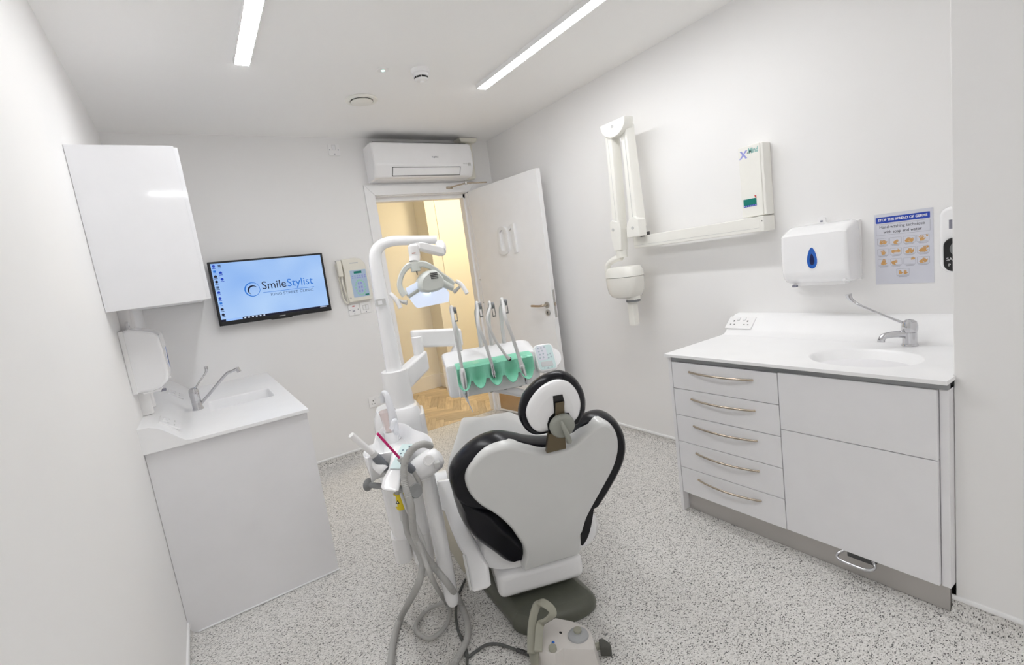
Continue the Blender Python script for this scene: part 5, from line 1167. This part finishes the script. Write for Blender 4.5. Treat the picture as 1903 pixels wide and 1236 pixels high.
# ================================================================== FOOT CONTROL
K = lambda x, y: (980+x*170/1439, 1090+y*170/1439)
fc = thing('foot_control', 'off-white foot control with grey disc pedal and olive carrying loop', 'foot control', tuple(hz(1045,1215,0)))
topz = .075
top_px = [(440,500),(700,552),(910,628),(1010,740),(1058,900),(1052,1012),(780,1000),(560,990),(500,1040),(440,1072),(340,1060),(190,990),(228,620)]
tops_ = [hz(*K(*p), topz) for p in top_px]
cT = sum(tops_, V((0,0,0)))/len(tops_)
bm = nb(); base = []; 
for p in tops_:
    v_ = (p-cT); v_.z = 0; q_ = cT+v_*1.10; base.append(V((q_.x,q_.y,.002)))
mid = [V((a.x*.75+b.x*.25,a.y*.75+b.y*.25,topz*.82)) for a, b in zip(tops_, base)]
ins = [p+(cT-p)*.03+UPV*.003 for p in tops_]
loft(bm, [base, [V((b.x,b.y,.02)) for b in base], mid, tops_, ins]); obj('housing', bm, PINKW, fc)
dP = hz(*K(800,770), topz+.004)
obj('disc_pedal', B(lathe, [(.0345,0),(.036,.003),(.034,.008),(.022,.014),(.012,.0155)], V((dP.x,dP.y,topz+.001)), (0,0,1), 36), mat('pale_grey_rubber', (.40,.41,.42), .45), fc)
d2_ = hz(*K(815,690), topz+.02); obj('disc_button', B(cyl, (dP.x+.002,dP.y+.003,topz+.0155), (dP.x+.002,dP.y+.003,topz+.026), .0135, bev=.002), OLIVEL, fc)
b2_ = hz(*K(400,975), topz+.008); obj('round_button', B(cyl, (b2_.x,b2_.y,topz+.002), (b2_.x,b2_.y,topz+.016), .0135, bev=.002), OLIVEL, fc)
l2_ = hz(*K(405,875), topz+.005); bm = nb(); ball(bm, (l2_.x,l2_.y,topz+.003), .0055, seg=12, rg=8); obj('blue_lamp', bm, BLUEP, fc)
l3_ = hz(*K(523,722), topz+.004); bm = nb(); ball(bm, (l3_.x,l3_.y,topz+.002), (.005,.007,.003), seg=12, rg=8); obj('oval_window', bm, BLACK, fc)
# carrying loop: arch from rear to front left
def kz(x, y, z): return hz(*K(x,y), z)
lp_out = [kz(60,1050,.06), kz(60,720,.10), kz(105,420,.155), kz(180,255,.185), kz(290,280,.185), kz(380,355,.17), kz(398,435,.155), kz(330,505,.14), kz(220,575,.125), kz(192,660,.115), kz(182,820,.10), kz(172,1020,.085)]
bm = nb()
rg_ = []
P_ = cr(lp_out, 4)
for i, p in enumerate(P_):
    d3 = (P_[min(len(P_)-1,i+1)]-P_[max(0,i-1)]).normalized(); wv_ = V((.9,-.35,.12)).normalized(); n3 = d3.cross(wv_).normalized(); w3 = n3.cross(d3).normalized()
    rg_.append([p+n3*a*.006+w3*b*.013 for a, b in ((-1,-.7),(-.7,-1),(.7,-1),(1,-.7),(1,.7),(.7,1),(-.7,1),(-1,.7))])
loft(bm, rg_); obj('carrying_loop', bm, OLIVEL, fc, label='olive carrying loop')
bm = nb(); side_pts = [kz(20,800,.085), kz(95,780,.085), kz(215,700,.09), kz(225,960,.08), kz(185,1000,.07), kz(180,1300,.03), kz(70,1300,.0), kz(20,1050,.03)]
prism(bm, side_pts, V((.02,.03,0)), .005, 2); obj('side_cheek', bm, OLIVEL, fc)
bm = nb(); pp = [kz(1120,810,.055), kz(1200,815,.05), kz(1310,890,.045), kz(1325,960,.035), kz(1140,960,.045)]
prism(bm, pp, V((0,0,-.035)), .005, 2); obj('side_pedal', bm, mat('charcoal_rubber', (.085,.085,.075), .6, bump=(90,.4)), fc)
bm = nb(); a_, b_ = kz(1050,960,.03), kz(1140,930,.03); tube(bm, [a_, b_], .012, 10, 1); obj('pedal_stem', bm, OLIVEL, fc)
ca = kz(15,1060,.02)
cdv = (hz(*I4(1020,1130),.014)-ca).normalized(); bm = nb(); tube(bm, [ca-cdv*.02, ca+cdv*.02, ca+cdv*.05], .0085, 12, 8, rib=(.007,.72)); obj('strain_relief', bm, DGREY, fc)
bm = nb(); tube(bm, [ca+cdv*.045, ca+cdv*.065, hz(*I4(1000,1122),.012), hz(*I4(900,1092),.007), hz(*I4(820,1100),.007), hz(*I4(740,1150),.007), hz(*I4(690,1180),.007), hz(*I4(665,1080),.007), hz(*I4(625,980),.007), hz(*I4(615,850),.007), hz(*I4(640,740),.007), hz(*I4(680,650),.012)], .0052, 10, 8); obj('cable', bm, CABLE, fc)
bm = nb(); tube(bm, [hz(*I4(690,1290),.007), hz(*I4(692,1210),.007), hz(*I4(690,1150),.007), hz(*I4(668,1070),.018)], .0052, 10, 8); obj('floor_cable', bm, CABLE, None, 'short dark cable running out under the thick hose', 'cable')
